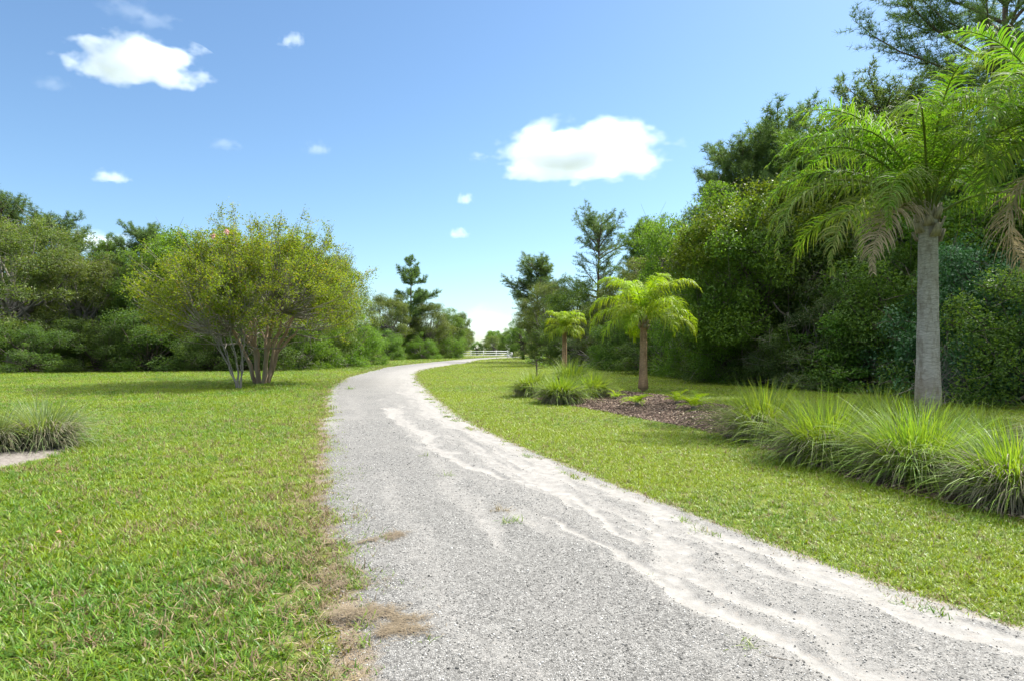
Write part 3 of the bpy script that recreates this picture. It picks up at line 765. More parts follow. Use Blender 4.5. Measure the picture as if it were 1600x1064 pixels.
# right wood, far to near
bt(0, 818, 96, 6.0, 'dark oak right of the fence gate', GR, .8, 1.1)
pt(3, 842, 78, 13.4, 'dark dense conifer left of the small lime palm', GR, .3, 1.25)
bt(1, 862, 70, 8.8, 'olive tree straight behind the small lime palm', GR, 2.0, .9)
BIGP = pine_meshes(42, 15.8, 4.9, .36, 'pine', .26, 11, .75, 'round', .3, .72, .026)
xx_, yy_ = AT(934, 62)
place('pine_tree', BIGP, xx_, yy_, 'broad open pine with visible forked limbs behind the two small palms', 'tree', GR, 1.0)
pt(2, 1008, 56, 13.4, 'lighter pine behind the middle palm, right of the broad open pine', GR, 2.0, 1.1)
bt(0, 905, 60, 8.2, 'dark oak below the broad open pine', GR, 3.0, 1.1)
bt(1, 965, 55, 7.4, 'olive oak behind the middle palm trunk', GR, 4.2, 1.1)
bt(3, 1040, 50, 9.8, 'olive grey tree right of the middle palm crown', GR, 5.2, 1.0)
bt(2, 1078, 44, 10.6, 'bright green tree at the left end of the dense wood', GR, .6, .9)
pt(0, 1122, 40, 13.0, 'dark pine forming the left shoulder of the dense wood', GR, 1.6, 1.0)
pt(1, 1165, 37, 14.2, 'dark pine second from the left in the dense wood', GR, 2.7, 1.0)
pt(3, 1215, 36, 15.6, 'tall dark pine topping the slope of the dense wood', GR, 3.8, 1.0)
pt(2, 1272, 30, 12.0, 'light green soft pine above the big palm fronds', GR, 4.5, 1.1)
NEARP = pine_meshes(43, 20.0, 7.0, .35, 'pine', .22, 12, .9, 'round', -.4, .95, .018)
xx_, yy_ = AT(1556, 25)
np_ = place('pine_tree', NEARP, xx_, yy_, 'tallest pine cut by the top right corner, long limbs reaching left', 'tree', GR, 2.4)
pt(3, 1378, 29, 14.2, 'dark pine rising behind the top fronds of the large palm', GR, 1.1, .95)
bt(0, 1330, 30, 12.2, 'dark oak behind the left fronds of the big palm', GR, 1.2, 1.0)
bt(3, 1420, 30, 13, 'olive oak with a bare limb above the big palm', GR, 2.4, 1.0)
bt(0, 1500, 26, 10.8, 'dark oak behind the big palm trunk', GR, 3.4, 1.0)
bt(2, 1610, 23, 9.5, 'green oak at the right frame edge behind the second palm', GR, 4.4, 1.0)
vo = bt(2, 1185, 29, 9.0, 'vine covered tree with yellow green top at the front of the wood', GR, 5.3, 1.0, kind='vine_covered_tree')
vm = MB(); gv = np.random.default_rng(5)
for k in range(70):
    d = rdir(gv, 1)[0]; d[2] = abs(d[2]) * .8 + .05; d[1] = -abs(d[1]) * .6
    c0 = nrm(d) * np.array([3.0, 3.1, 2.9]) * gv.uniform(.92, 1.1) + np.array([0, 0, 4.1])
    n = 130; q = rdir(gv, n) * (gv.random(n) ** .5)[:, None] * np.array([.42, .42, .5]) * gv.uniform(.6, 1.2); q[:, 2] -= gv.random(n) * .5
    leaf_quads(vm, gv, c0 + q, nrm(gv.normal(0, .5, (n, 3)) + np.array([0, 0, .8])), .10, .075, np.clip(gv.normal(.5, .25, n), 0, 1))
vob = vm.build('vine', M['vine'], vo); vob.rotation_euler = (0, 0, -5.3)
GRS = 'shrubs along the front of the right wood'
for k, (i, px, d, H, w_, lab) in enumerate([
    (5, 870, 66, 4.0, 1.5, 'dark shrub in shade behind the small lime palm'),
    (4, 925, 54, 4.0, 1.5, 'grey green shrub between the two smaller palms'),
    (0, 958, 47, 2.4, 1.5, 'low bright shrub on the lawn edge left of the middle palm trunk'),
    (1, 990, 47, 4.4, 1.4, 'dark shrub behind the middle palm trunk'),
    (5, 1045, 40, 4.4, 1.3, 'shaded shrub right of the middle palm trunk'),
    (0, 1100, 35, 4.8, 1.2, 'tall shrub at the left corner of the dense hedge'),
    (5, 1128, 31, 3.6, 1.2, 'round dark shrub at the corner where the lawn runs back'),
    (0, 1170, 29.5, 5.0, 1.1, 'tall leafy shrub filling the hedge below the vine covered tree'),
    (5, 1225, 27, 3.4, 1.2, 'dark shrub low in the hedge behind the leftmost big grass clump'),
    (4, 1275, 25.5, 4.2, 1.1, 'fine leaved grey green shrub in the hedge under the hanging frond tips'),
    (3, 1345, 24.5, 3.8, 1.15, 'bright lime shrub in the hedge left of the big palm trunk'),
    (5, 1300, 28, 7.4, 1.0, 'tall dark shrub rising behind the drooping dry frond'),
    (1, 1405, 23.5, 5.4, 1.05, 'tall dark shrub just left of the big palm trunk'),
    (2, 1500, 20.5, 4.9, 1.05, 'blue green broad leaved shrub right of the big palm trunk'),
    (2, 1585, 19.5, 5.2, 1.05, 'blue green shrub at the right frame edge'),
    (1, 1665, 17.5, 4.6, 1.1, 'dark shrub cut off by the right frame edge')]):
    sh(i, px, d, H, lab, GRS, k * 1.3, w_ * .95)

# deeper rows of each wood, one mass
def fill_mass(name, spots, label):
    var = []
    for k in (0, 2, 3):
        tr_, cr_ = OAK[k]; var.append(cr_)
    pts = np.array([(x, y, 0) for x, y, s in spots]); n = len(pts)
    scatter(name, pts, np.stack([np.zeros(n), np.zeros(n), g.uniform(0, 6.28, n)], -1), np.array([s for _, _, s in spots]), g.integers(0, 3, n), var, label, 'woods')
sp = []
for k in range(19): sp.append((-66 + k * 2.2 + g.normal(0, 1), 66 + g.uniform(0, 8), g.uniform(1.0, 1.3)))
for k in range(26): sp.append((-64 + k * 1.9, 52 + g.uniform(0, 8), g.uniform(.8, 1.05)))
for k in range(9): sp.append((-26 + k * 2.0, 92 + k * 2.5 + g.uniform(0, 4), g.uniform(.6, .8)))
fill_mass('deep_woods', sp, 'deeper trees of the wood left of the drive, read as one dark mass')
sp = []
for k in range(34):
    yy = 14 + k * 2.6; sp.append((18 - k * .16 + g.normal(0, 1.0) + max(0, (20 - yy)) * .3, yy + 8, g.uniform(.75, 1.0)))
for k in range(28):
    yy = 20 + k * 3; sp.append((27 + g.normal(0, 1), yy, g.uniform(.9, 1.15)))
fill_mass('deep_woods', sp, 'deeper trees of the wood right of the drive, read as one dark mass')
sp = [(-70 + k * 4.2 + g.normal(0, 1), 165 + g.uniform(0, 30), g.uniform(.7, 1.0)) for k in range(40)]
fill_mass('deep_woods', sp, 'far low tree line beyond the white fence')

# ------------------------------------------------------------------ crape myrtles
def myrtle(seed, ntr, H, Rx, base_r, r0, ncl, per, leaf=.085, low=.30, off=0.):
    """vase of trunks feeding many outward sprays that together make a dome"""
    g = np.random.default_rng(seed); stems = []; tw = MB(); lf = MB()
    heads = []
    for k in range(ntr):
        a = k * 6.28 / ntr + g.normal(0, .2); sp = g.uniform(.25, 1.) * Rx * .42; mb = MB()
        b = np.array([math.cos(a) * base_r * g.uniform(.5, 1), math.sin(a) * base_r * g.uniform(.5, 1), -.1])
        e = np.array([math.cos(a) * sp + off * .5, math.sin(a) * sp, H * g.uniform(.42, .55)])
        m = 8; t = np.linspace(0, 1, m)[:, None]; p = b + (e - b) * t; p[:, :2] -= ((e - b)[:2]) * (t * (1 - t)) * .35
        p[1:] += g.normal(0, .035, (m - 1, 3)); r_ = r0 * g.uniform(.6, 1.1)
        tube(mb, p, np.linspace(r_, r_ * .42, m), 7, cap=False); stems.append(mb)
        for j in range(3, m): heads.append((p[j], r_ * .35))
        for j in range(2):
            q = p[g.integers(3, 6)]; e2 = q + nrm(np.array([math.cos(a + g.normal(0, .7)) * .8, math.sin(a + g.normal(0, .7)) * .8, 1.])) * H * .22
            tube(mb, limb_path(g, q, e2, 5, 0, .05), np.linspace(r_ * .45, r_ * .25, 5), 5, cap=False); heads.append((e2, r_ * .25))
    hp = np.array([h[0] for h in heads])
    zc = H * (low + 1) / 2; rz = H * (1 - low) / 2
    for k in range(ncl):
        d = rdir(g, 1)[0]
        if d[2] < -.6 or (d[2] < 0 and math.hypot(d[0], d[1]) < .7): d[2] = abs(d[2]) * .8
        rr = g.uniform(.25, 1.) ** .5 * (.84 + .3 * float(fbm(np.array([d[0] * 2.2 + seed]), np.array([d[1] * 2.2 + d[2] * 2]), 1, seed, 2)[0]))
        c = d * rr * np.array([Rx, Rx, rz]) + np.array([off, 0, zc])
        out = nrm(np.array([d[0], d[1], .75 + d[2] * .5]))
        dist = np.linalg.norm(hp - c, axis=1) + (hp[:, 2] > c[2]) * 3; h = hp[np.argmin(dist + g.random(len(hp)) * .8)]
        Ls = g.uniform(.5, 1.1) * (.8 + .4 * (rr > .8)); tip = c + out * Ls
        mid = limb_path(g, h, c, 5, -.08, .05); tube(tw, np.vstack([mid, tip[None]]), np.linspace(.026, .005, 6), 4, cap=False)
        tone = g.random()
        for q in range(5):
            t0 = c + out * Ls * g.uniform(-.5, .8); dd = nrm(out + rdir(g, 1)[0] * .9); t1 = t0 + dd * g.uniform(.25, .6)
            tube(tw, [t0, t1], [.007, .003], 3, cap=False)
            n = int(per / 5 * g.uniform(.6, 1.3)); f = g.random(n)[:, None] ** .7
            cc = t0 + (t1 - t0) * f * 1.15 + g.normal(0, .085, (n, 3))
            leaf_quads(lf, g, cc, nrm(g.normal(0, .6, (n, 3)) + np.array([0, 0, .7])), leaf, leaf * .55, np.clip(tone * .6 + g.random(n) * .4, 0, 1))
    return stems, tw, lf
stems, tw, lf = myrtle(3, 8, 7.0, 4.7, .27, .12, 520, 155, .092, .13)
mx, my = P(410, 600)
cm = thing('crape_myrtle', 'large vase shaped crape myrtle with many tan trunks and yellow green leaves', 'tree', (mx, my, 0))
for s_mb in stems: s_mb.build('trunk', M['myrtlebark'], cm, True)
tw.build('branches', M['greybark'], cm); lf.build('crown', M['myrtle'], cm)
for q in ((-.75, -3.1, 6.15), (-.2, -3.1, 6.3)):
    b = MB(); gb = np.random.default_rng(int(q[2] * 10)); n = 60
    leaf_quads(b, gb, np.array(q) + rdir(gb, n) * (gb.random(n) ** .5)[:, None] * np.array([.10, .10, .13]), rdir(gb, n), .07, .06, gb.random(n))
    b.build('blossom', M['blossom'], cm)
stems, tw, lf = myrtle(8, 5, 5.0, 2.1, .10, .045, 90, 120, .09, .32, -.9)
mx2, my2 = P(374, 606)
cm2 = thing('crape_myrtle', 'small grey stemmed crape myrtle in front and left of the large one', 'tree', (mx2, my2, 0))
for s_mb in stems: s_mb.build('trunk', M['greybark'], cm2, True)
tw.build('branches', M['greybark'], cm2); lf.build('crown', M['myrtle'], cm2)

# ------------------------------------------------------------------ queen palms
def frond_mesh(g, L, az, e0, droop, mat, leafL, npair=70, lw=.026, brown=0., plume=.36, hang=1., dpow=1.5):
    mb = MB(); m = 16; p = np.zeros(3); pts = [p]; els = []
    for k in range(m):
        f = (k + .5) / m; e = e0 - droop * f ** dpow; els.append(e)
        a = az; p = p + L / m * np.array([math.cos(a) * math.cos(e), math.sin(a) * math.cos(e), math.sin(e)]); pts.append(p)
    pts = np.array(pts); r = np.linspace(.024, .004, m + 1) * L / 3.2
    tube(mb, pts, r, 5, .35 + brown * .5, cap=False)
    fr = np.linspace(.16, .995, npair); n = npair * 2
    fr = np.concatenate([fr, fr + .004]); fr = np.clip(fr, 0, 1); sd = np.concatenate([np.ones(npair), -np.ones(npair)])
    q = np.stack([np.interp(fr * m, np.arange(m + 1), pts[:, c]) for c in range(3)], -1)
    tan = nrm(np.stack([np.interp(fr * m, np.arange(m) + .5, np.diff(pts[:, c])) for c in range(3)], -1))
    side = np.cross(tan, [0, 0, 1.]); side = nrm(side + 1e-6); up = nrm(np.cross(side, tan))
    pl = g.normal(0, plume, n)
    d = nrm(side * (sd * .9)[:, None] + tan * .62 + up * (.32 + pl)[:, None] + g.normal(0, .07, (n, 3)))
    LL = leafL * (np.sin(np.clip(fr * 1.05 + .08, 0, 1) * np.pi) ** .5 * .9 + .18) * g.uniform(.8, 1.12, n)
    seg = 4; rowsv = []; pp = q.copy(); dd = d.copy()
    wdir = nrm(np.cross(dd, up + g.normal(0, .4, (n, 3))))
    for k in range(seg + 1):
        f = k / seg; wk = lw * (1 - f ** 2 * .92) * (.6 + .4 * min(1, f * 4))
        rowsv += [pp - wdir * wk * .5, pp + wdir * wk * .5]
        pp = pp + dd * (LL / seg)[:, None]; dd = nrm(dd + np.array([0, 0, -1.]) * (.27 * hang * (1 + f * 1.2)))
    V = np.stack(rowsv, 1); mm = 2 * (seg + 1)
    i = np.arange(n)[:, None, None] * mm; k = np.arange(seg)[None, :, None] * 2
    F_ = (i + k + np.array([0, 1, 3, 2])[None, None]).reshape(-1, 4)
    base = np.clip(g.normal(.06 + brown, .10, n), 0, 1)
    tip = np.linspace(0, 1, seg + 1) ** 3 * (.35 if brown < .5 else .1)
    tone = np.clip(base[:, None] + np.repeat(tip, 2)[None], 0, 1)
    mb.add(V.reshape(-1, 3), F_, tone.ravel())
    return mb.mesh('frond', mat)
def palm(label, loc, H, Lf, nf, mat, trunkmat, r, leafL, seed, npair=70, lw=.026, dead=0, lean=0., grp=None, specs=None, emin=-35, boots=1., hang=1., droop=(1.4, 2.1), flare=1.35, face=None, dpow=1.5):
    g = np.random.default_rng(seed)
    o = thing('queen_palm', label, 'palm', (loc[0], loc[1], 0), 0, grp)
    tb = MB(); n = 22; z = np.linspace(-.1, H, n)
    rr = r * (1 + (flare - 1) * np.exp(-z / (H * .2)) - .14 * z / H) + g.normal(0, r * .012, n)
    tube(tb, np.stack([lean * (z / H) ** 1.5, 0 * z, z], -1), rr, 20); tb.build('trunk', trunkmat, o, True)
    # old leaf bases wrapped round the top of the trunk
    bb = MB(); nbt = int(22 * boots)
    for k in range(nbt):
        a = k * 2.4; zz = H - .5 * Lf / 4.5 + k * (.75 * Lf / 4.5) / nbt; rb = r * (1.0 - .3 * k / nbt)
        c = np.array([lean + math.cos(a) * rb, math.sin(a) * rb, zz]); d = nrm(np.array([math.cos(a) * .42, math.sin(a) * .42, 1.]))
        t = nrm(np.array([-math.sin(a), math.cos(a), 0])); nn = np.cross(d, t); Lb = .26 * Lf / 4.5 * g.uniform(.8, 1.3); wb = r * .55
        pts = [c - t * wb, c + t * wb, c + t * wb * .5 + d * Lb, c - t * wb * .5 + d * Lb]; th = nn * .025
        v = np.array([q + th for q in pts] + [q - th for q in pts])
        bb.add(v, [(0, 1, 2, 3), (7, 6, 5, 4), (0, 4, 5, 1), (1, 5, 6, 2), (2, 6, 7, 3), (3, 7, 4, 0)])
    tube(bb, [(lean, 0, H - .1), (lean, 0, H + .25 * Lf / 4.5), (lean, 0, H + .5 * Lf / 4.5)], [r * .9, r * .75, r * .25], 10)
    bb.build('leaf_bases', M['boots'], o)
    for k in range(nf):
        f = k / (nf - 1); az = k * 2.39996 + g.normal(0, .15); e0 = R(86 - (86 - emin) * f ** 1.15); L = Lf * (.72 + .33 * math.sin(f * 2.4 + .3)) * g.uniform(.92, 1.08)
        if math.degrees(e0) < 58 and face is not None and math.cos(az - face) > .62: continue
        br = .0 if f < .8 else .1
        if k >= nf - dead: br = .8; e0 = R(-35); L *= .85
        me = frond_mesh(g, L, az, e0, g.uniform(*droop) * (.70 + .38 * f - .5 * max(0, f - .7)), M['palmdead'] if br > .5 else mat, leafL, npair, lw, br, hang=hang, dpow=dpow)
        fo = link('frond', me, o, (lean + math.cos(az) * r * .4, math.sin(az) * r * .4, H + .30 * Lf / 4.5 * (1 - f)))
        if br > .5: tag(fo, 'dead brown frond hanging down')
    for az, e0, L, dp, br in (specs or []):
        fo = link('frond', frond_mesh(g, L, az, R(e0), dp, M['palmdead'] if br > .5 else mat, leafL, npair, lw, br, hang=hang), o, (lean + math.cos(az) * r * .5, math.sin(az) * r * .5, H + .05))
        if br > .4: tag(fo, 'old frond turning brown and hanging down')
    return o
GP = 'queen palms planted in the bed right of the drive'
palm('large queen palm with a ringed grey trunk standing behind the big grass clumps', AT(1450, 14.4), 4.55, 4.5, 16, M['palm'], M['palmgrey'], .225, .80, 5, 88, .030, 0, 0, GP, emin=25, face=R(262), boots=.7, hang=1.6, droop=(2.1, 2.7),
     specs=[(R(185), 62, 4.9, 2.6, .0), (R(192), 36, 5.0, 2.3, .2), (R(205), 22, 4.2, 2.1, .3), (R(214), 12, 3.3, 1.9, .6), (R(222), 45, 3.6, 2.6, .12), (R(172), 72, 4.7, 2.3, 0), (R(200), 70, 4.4, 2.3, 0), (R(262), 76, 3.3, 2.8, 0), (R(160), 45, 4.4, 2.4, .05)])
palm('second large palm at the right frame edge, only its fronds in view', AT(1660, 13.2), 5.7, 4.4, 18, M['palm'], M['palmgrey'], .21, .80, 9, 88, .030, 1, 0, GP, emin=20, hang=1.6, droop=(1.9, 2.6),
     specs=[(R(180), 55, 3.6, 2.0, 0), (R(205), 40, 3.4, 2.0, 0), (R(195), 10, 2.8, 1.8, .1)])
palm('middle sized lime green palm with a smooth brown trunk beside the mulch', AT(1005, 23.2), 2.6, 2.65, 13, M['palmlime'], M['palmbrown'], .14, .62, 12, 74, .030, 0, .02, GP, emin=40, flare=1.55, hang=2.2, droop=(2.5, 3.1), dpow=1.9, boots=.6,
     specs=[(R(5), 38, 2.5, 2.2, 0), (R(-12), 20, 2.3, 1.9, .05), (R(182), 35, 2.5, 2.2, 0), (R(200), 15, 2.1, 1.8, .08), (R(235), 30, 1.9, 2.2, 0), (R(300), 28, 2.0, 2.2, 0), (R(90), 20, 2.2, 2.0, 0)])
palm('smallest palm, yellow lime with a short brown trunk behind the grass clumps', AT(882, 27.5), 2.42, 1.35, 12, M['palmlime'], M['palmbrown'], .11, .38, 14, 46, .030, 0, .0, GP, emin=52, flare=1.15, hang=2.2, droop=(2.6, 3.2), dpow=1.9, boots=.6,
     specs=[(R(0), 25, 1.0, 1.9, 0), (R(-35), 5, 1.0, 1.7, .05), (R(180), 30, 1.0, 2.0, 0), (R(210), 0, 1.0, 1.6, .05), (R(250), 20, .9, 2.0, 0), (R(300), 10, 1.0, 1.9, 0)])

# small cycad-like rosettes in the mulch
def rosette(label, loc, H, nf, seed, g2):
    g = np.random.default_rng(seed); o = thing('cycad', label, 'small plant', (loc[0], loc[1], .05), 0, g2)
    b = MB(); tube(b, [(0, 0, -.1), (0, 0, H * .08), (0, 0, H * .22)], [H * .15, H * .17, H * .08], 8); b.build('stem', M['bark'], o)
    for k in range(nf):
        az = k * 2.4; e0 = R(g.uniform(25, 75))
        link('frond', frond_mesh(g, H * g.uniform(1.0, 1.4), az, e0, 1.3, M['palmlime'], H * .34, 22, .016, .0, .15, .3), o, (0, 0, H * .15))
    return o
GC = 'young cycads in the mulch'
rosette('young feathery plant in the mulch directly below the middle palm trunk', P(995, 636), .42, 12, 1, GC)
rosette('smaller dull young plant left of the pair in the mulch', P(1058, 634), .42, 9, 2, GC)
rosette('brightest young feathery plant in the mulch, right of the pair', P(1084, 644), .52, 14, 3, GC)
rosette('tiny young plant between the grass clumps and the middle palm', P(962, 626), .34, 8, 4, GC)

# ------------------------------------------------------------------ ornamental grass clumps
def clump(label, loc, H, Rr, seed, n=900, mat='cord', grp=None, dryn=900):
    lw = .0115 * max(1, math.hypot(*loc) / 10.5); n = int(n * .85)
    g = np.random.default_rng(seed); o = thing('grass_clump', label, 'ornamental grass', (loc[0], loc[1], .03), 0, grp)
    mb = MB()
    b = np.zeros((n, 3)); a0 = g.uniform(0, 6.28, n); rr = g.random(n) ** .5 * Rr * .32; b[:, 0] = np.cos(a0) * rr; b[:, 1] = np.sin(a0) * rr
    az = a0 + g.normal(0, .5, n); el = np.clip(g.normal(R(58), R(20), n), R(12), R(90)) 
    L = H * g.uniform(.55, 1.22, n) * (1 + .25 * (el < 1.0))
    blades(mb, b, az, el, L, g.uniform(.7, 1.3, n) * lw, g.uniform(.5, 1.7, n) * np.where(el < 1.1, 1.35, .85), 6, np.clip(g.normal(.5, .25, n), 0, 1), g.normal(0, .5, n))
    mb.build('blades', M[mat], o)
    mb = MB(); n = dryn
    b = np.zeros((n, 3)); a0 = g.uniform(0, 6.28, n); rr = Rr * g.uniform(.15, .42, n); b[:, 0] = np.cos(a0) * rr; b[:, 1] = np.sin(a0) * rr; b[:, 2] = g.uniform(.05, .42, n) * H
    blades(mb, b, a0 + g.normal(0, .35, n), g.uniform(R(-10), R(50), n), g.uniform(.35, .75, n) * H, g.uniform(.6, 1.1, n) * lw, g.uniform(1.6, 2.9, n), 6, g.random(n), g.normal(0, .6, n))
    mb.build('dry_blades', M['thatch'], o)
    return o
GG = 'cordgrass clumps in the bed right of the drive'
clump('green grass clump at the left end of the near row', P(1195, 688), 1.0, .9, 1, 2000, grp=GG)
clump('arching grass clump second in the near row, ghostly grey blades hanging at its front', P(1288, 722), .95, .9, 2, 2300, grp=GG)
clump('grass clump set back between the second and third of the near row', P(1375, 690), .95, .8, 3, 1400, grp=GG)
clump('big bright grass clump in front of the large palm trunk', P(1432, 750), .96, .95, 4, 2500, grp=GG)
clump('grass clump just right of the large palm foot', P(1530, 712), .78, .7, 5, 900, grp=GG)
clump('nearest grass clump with much dead brown thatch at the right frame edge', P(1592, 790), .86, .82, 6, 1700, grp=GG, dryn=1500)
clump('grass clump mostly outside the right frame edge', P(1700, 745), 1.1, .9, 7, 1000, grp=GG)
GM = 'cordgrass clumps at the far end of the mulch'
clump('grass clump at the left tip of the mulch bed', P(832, 619), .85, .85, 11, 1500, grp=GM)
clump('front grass clump with grey base left of the mulch', P(876, 630), .88, .85, 12, 1700, grp=GM)
clump('tallest yellow green clump at the back, below the smallest palm', P(892, 613), 1.2, .9, 13, 1500, grp=GM)
clump('grass clump at the right of its group, touching the mulch', P(925, 622), .85, .8, 14, 1500, grp=GM)
GS = 'greyish grass clumps in the sandy bed on the left'
clump('greyish grass clump with upright blades in the left sandy bed', P(68, 700), .82, .75, 21, 1100, 'cordgrey', GS)
clump('greyish grass clump cut by the left frame edge', P(-12, 708), .72, .75, 22, 900, 'cordgrey', GS)

# thin sapling, hanging vines, weeds, fallen leaf and stick
def sapling(label, loc):
    o = thing('sapling', label, 'sapling', (loc[0], loc[1], 0)); t = MB(); l = MB(); gg = np.random.default_rng(3)
    tube(t, [(0, 0, -.05), (.02, 0, .5), (0, .02, 1.1)], [.05, .045, .03], 7)
    for k in range(5):
        a = k * 1.3; e = np.array([math.cos(a) * .5, math.sin(a) * .4, .75 + .12 * k]); tube(t, [(0, 0, .6 + .1 * k), e], [.02, .006], 4, cap=False)
        n = 45; leaf_quads(l, gg, e + gg.normal(0, .13, (n, 3)) * np.array([1, 1, .5]), nrm(gg.normal(0, .4, (n, 3)) + np.array([0, 0, 1])), .09, .05, gg.random(n))
    t.build('trunk', M['bark'], o); l.build('crown', M['oak'], o)
sapling('short dark sapling with a thin flat crown beside the left grass clumps', AT(838, 31))
vo2 = MB(); gh = np.random.default_rng(17)
ax, ay = AT(1482, 18.6)
for k in range(34):
    x0 = ax + gh.uniform(-.75, .75); y0 = ay + gh.uniform(-.2, .3); z0 = gh.uniform(1.2, 2.2)
    pts = [(x0 + gh.normal(0, .09) * j, y0 + gh.normal(0, .04) * j, z0 * (1 - j / 7)) for j in range(8)]
    tube(vo2, pts, np.linspace(.009, .012, 8), 4, cap=False)
tag(vo2.build('hanging_vines', M['greybark']), 'bare grey vines hanging at the hedge foot right of the large palm', 'vine')

lt = MB(); lx0, ly0 = AT(1262, 25.6)
for a_, b_, r_ in (((0, 0, -.1), (-.7, .3, 3.1), .11), ((-.35, .15, 1.5), (.5, .2, 3.6), .07), ((.9, .4, -.1), (.35, .6, 3.4), .08), ((-.55, .2, 2.3), (-1.4, 0, 3.5), .045)):
    tube(lt, limb_path(gh, a_, b_, 7, .04, .05), np.linspace(r_, r_ * .5, 7), 7)
lto = lt.build('leaning_trunk', M['bark'], None, True); lto.location = (lx0, ly0, 0)
tag(lto, 'dark forked leaning trunk in the hollow of the hedge left of the large palm', 'tree trunk')

def weed(label, loc, s, n=26, dryp=0, grp='weeds sprouting from the driveway'):
    mb = MB(); b = np.zeros((n, 3)); b[:, :2] = g.normal(0, .03 * s, (n, 2)) * np.array([1.6, 1])
    blades(mb, b, g.uniform(0, 6.28, n), g.uniform(R(8), R(70), n), .10 * s * g.uniform(.5, 1.2, n), np.full(n, .0055 * s), g.uniform(.5, 1.8, n), 3, g.random(n), g.normal(0, .4, n))
    o = mb.build('weed', M['lawndry'] if dryp else M['lawn']); o.location = (loc[0], loc[1], .034)
    tag(o, label, 'weed', grp)
weed('largest green weed in the middle of the driveway', P(795, 822), 1.2, 40)
weed('dry brownish weed just above the largest green weed', P(785, 804), 1.0, 40, 1)
weed('small green weed on the driveway, left of the sand streak', P(700, 747), 1.0, 24)
weed('tiny green weed furthest up the driveway', P(664, 716), 1.0, 18)
weed('thin weed low at the right near the dark stick', P(1170, 1022), .9, 22)
weed('lone thin weed above the near gravel, right of the middle', P(1016, 906), .45, 10)
weed('flat weed at the far left verge of the driveway', P(548, 609), 2.4, 40)
weed('flat weed by the left verge just below the far bend', P(520, 640), 1.6, 40)
st = MB(); sx, sy = P(1212, 1040); tube(st, [(sx - .07, sy + .05, .036), (sx, sy, .040), (sx + .09, sy - .03, .036)], [.003, .0045, .003], 5)
tag(st.build('stick', M['bark']), 'short dark stick on the sand at the bottom right', 'stick')
lfm = MB(); lx, ly = P(90, 842)
lfm.add([(lx - .03, ly, .055), (lx, ly - .022, .07), (lx + .035, ly, .06), (lx, ly + .022, .075)], [(0, 1, 2, 3)])
mm_, tt_ = mat_new('dead leaf'); q_ = N(tt_)
pq = q_('BsdfPrincipled', {'Base Color': q_.mix(q_('TexNoise', {'Scale': 60.}).outputs[0], (.32, .11, .06), (.48, .20, .10)), 'Roughness': .6}); tt_.links.new(pq.outputs[0], q_('OutputMaterial').inputs[0])
tag(lfm.build('fallen_leaf', mm_), 'single rusty fallen leaf on the left lawn', 'leaf')

# ------------------------------------------------------------------ white fence and gate wing
def box(mb, x0, x1, y0, y1, z0, z1):
    v = [(x, y, z) for z in (z0, z1) for (x, y) in ((x0, y0), (x1, y0), (x1, y1), (x0, y1))]
    mb.add(v, [(0, 3, 2, 1), (4, 5, 6, 7), (0, 1, 5, 4), (1, 2, 6, 5), (2, 3, 7, 6), (3, 0, 4, 7)])
fx0 = AT(716, 121)[0]; fence = thing('rail_fence', 'white three rail fence crossing the far end of the driveway', 'fence', (fx0, 121, 0))
nps = 5
for k in range(nps):
    b = MB(); x0 = k * 2.45; box(b, x0 - .07, x0 + .07, -.07, .07, -.05, 1.32); b.build('post', M['white'], fence)
for zz in (.35, .75, 1.15):
    b = MB(); box(b, -2.5, 4 * 2.45 + .07, -.10, -.072, zz - .07, zz + .07); b.build('rail', M['white'], fence)
gx0 = AT(793, 119)[0]
gate = thing('gate', 'bright white gate panel at the right end of the far fence', 'gate', (gx0, 119, 0), R(25))
for x0 in (0, .9):
    b = MB(); box(b, x0 - .08, x0 + .08, -.08, .08, -.05, 1.35 if x0 == 0 else 1.15); b.build('post', M['white'], gate)
for zz in (.3, .65, 1.0):
    b = MB(); box(b, .08, .82, -.03, .03, zz - .08, zz + .08); b.build('rail', M['white'], gate)

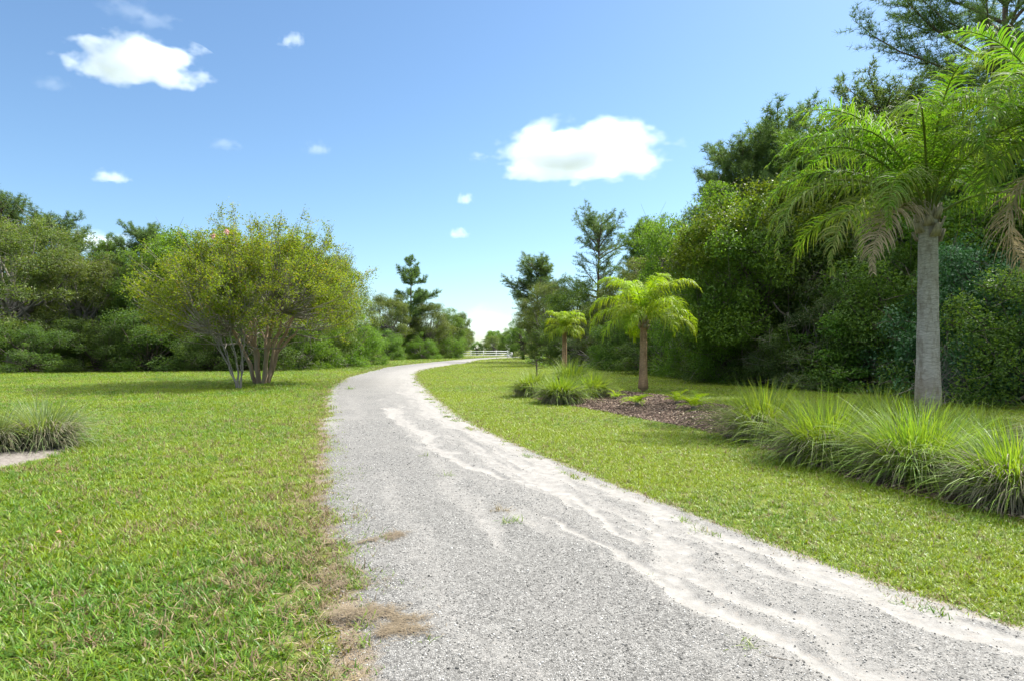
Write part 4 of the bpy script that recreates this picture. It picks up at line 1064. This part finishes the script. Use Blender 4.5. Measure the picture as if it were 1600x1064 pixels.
# ------------------------------------------------------------------ clouds
def cloud_mat():
    m, t = mat_new('cloud vapour'); n = N(t)
    co = n('TexCoord').outputs['Object']; rnd = n('ObjectInfo').outputs['Random']
    geo = n('NewGeometry').outputs['Position']
    sep = n('SeparateXYZ', {0: co})
    off = n('CombineXYZ', {0: n.math('MULTIPLY', rnd, 37.), 1: n.math('MULTIPLY', rnd, 19.), 2: 0.}).outputs[0]
    cv = n('VectorMath', {0: n('Mapping', {'Vector': co, 'Scale': (2.3, 1.9, 1.25)}).outputs[0], 1: off}, operation='ADD').outputs[0]
    no = n('TexNoise', {'Vector': cv, 'Scale': 1., 'Detail': 5., 'Roughness': .55}).outputs[0]
    z = sep.outputs[2]
    zf = n.math('MULTIPLY', z, n.mapr(z, -.3, .1, 2.0, .95))
    l = n('VectorMath', {0: n('CombineXYZ', {0: sep.outputs[0], 1: sep.outputs[1], 2: zf}).outputs[0]}, operation='LENGTH').outputs['Value']
    f = n.math('ADD', n.math('SUBTRACT', .52, n.math('MULTIPLY', l, .75)), n.math('MULTIPLY', n.math('SUBTRACT', no, .5), 1.5))
    den = n.mapr(f, 0., .36, 0., 1.)
    oc = n('ObjectInfo').outputs['Alpha']
    den = n.math('MULTIPLY', den, n.math('MULTIPLY', oc, .055))
    v = n('VolumePrincipled', {'Color': (.85, .885, .955), 'Density': den, 'Anisotropy': .0})
    t.links.new(v.outputs[0], n('OutputMaterial').inputs['Volume']); return m
CM = cloud_mat()
def cloud(px, py, w_, h_, label, alpha=1., D=1000):
    s = D / F; x = (px - 800) * s; z = (HZ - py) * s + CH
    t = bpy.data.meshes.get('cloud')
    if not t:
        import bmesh
        bm = bmesh.new(); bmesh.ops.create_icosphere(bm, subdivisions=3, radius=1.0); t = bpy.data.meshes.new('cloud'); bm.to_mesh(t); bm.free(); t.materials.append(CM)
    o = link('cloud', t); o.location = (x, D, z); o.scale = (w_ * s * .62, w_ * s * .45, h_ * s * .70); o.color = (1, 1, 1, alpha)
    tag(o, label, 'cloud', 'small fair weather clouds')
cloud(216, 104, 212, 66, 'bright flat based cloud high in the upper left sky')
cloud(910, 250, 310, 80, 'largest white cloud, high over the middle of the drive')
cloud(456, 66, 44, 26, 'small puff near the top, right of the upper left cloud', .5)
cloud(172, 280, 62, 24, 'small soft cloud below the upper left cloud', .5)
cloud(726, 314, 32, 22, 'tiny puff left of and below the largest cloud', .7)
cloud(718, 368, 40, 20, 'tiny flat puff lowest of the small ones over the lone pine', .7)
cloud(200, 16, 90, 26, 'faint wisp at the top edge of the sky, above the upper left cloud', .07)
cloud(240, 34, 80, 24, 'faint wisp just above and right of the upper left cloud', .09)
cloud(350, 228, 60, 18, 'faint streak left of the middle of the sky', .10)
cloud(80, 134, 60, 24, 'faint wisp just below left of the upper left cloud', .07)
cloud(497, 236, 44, 26, 'faint wisp in the middle of the left sky', .2)
cloud(150, 385, 130, 40, 'pale cloud showing just above the left tree line', .5)
cloud(760, 508, 170, 54, 'pale low cloud near the horizon above the white fence', .12)
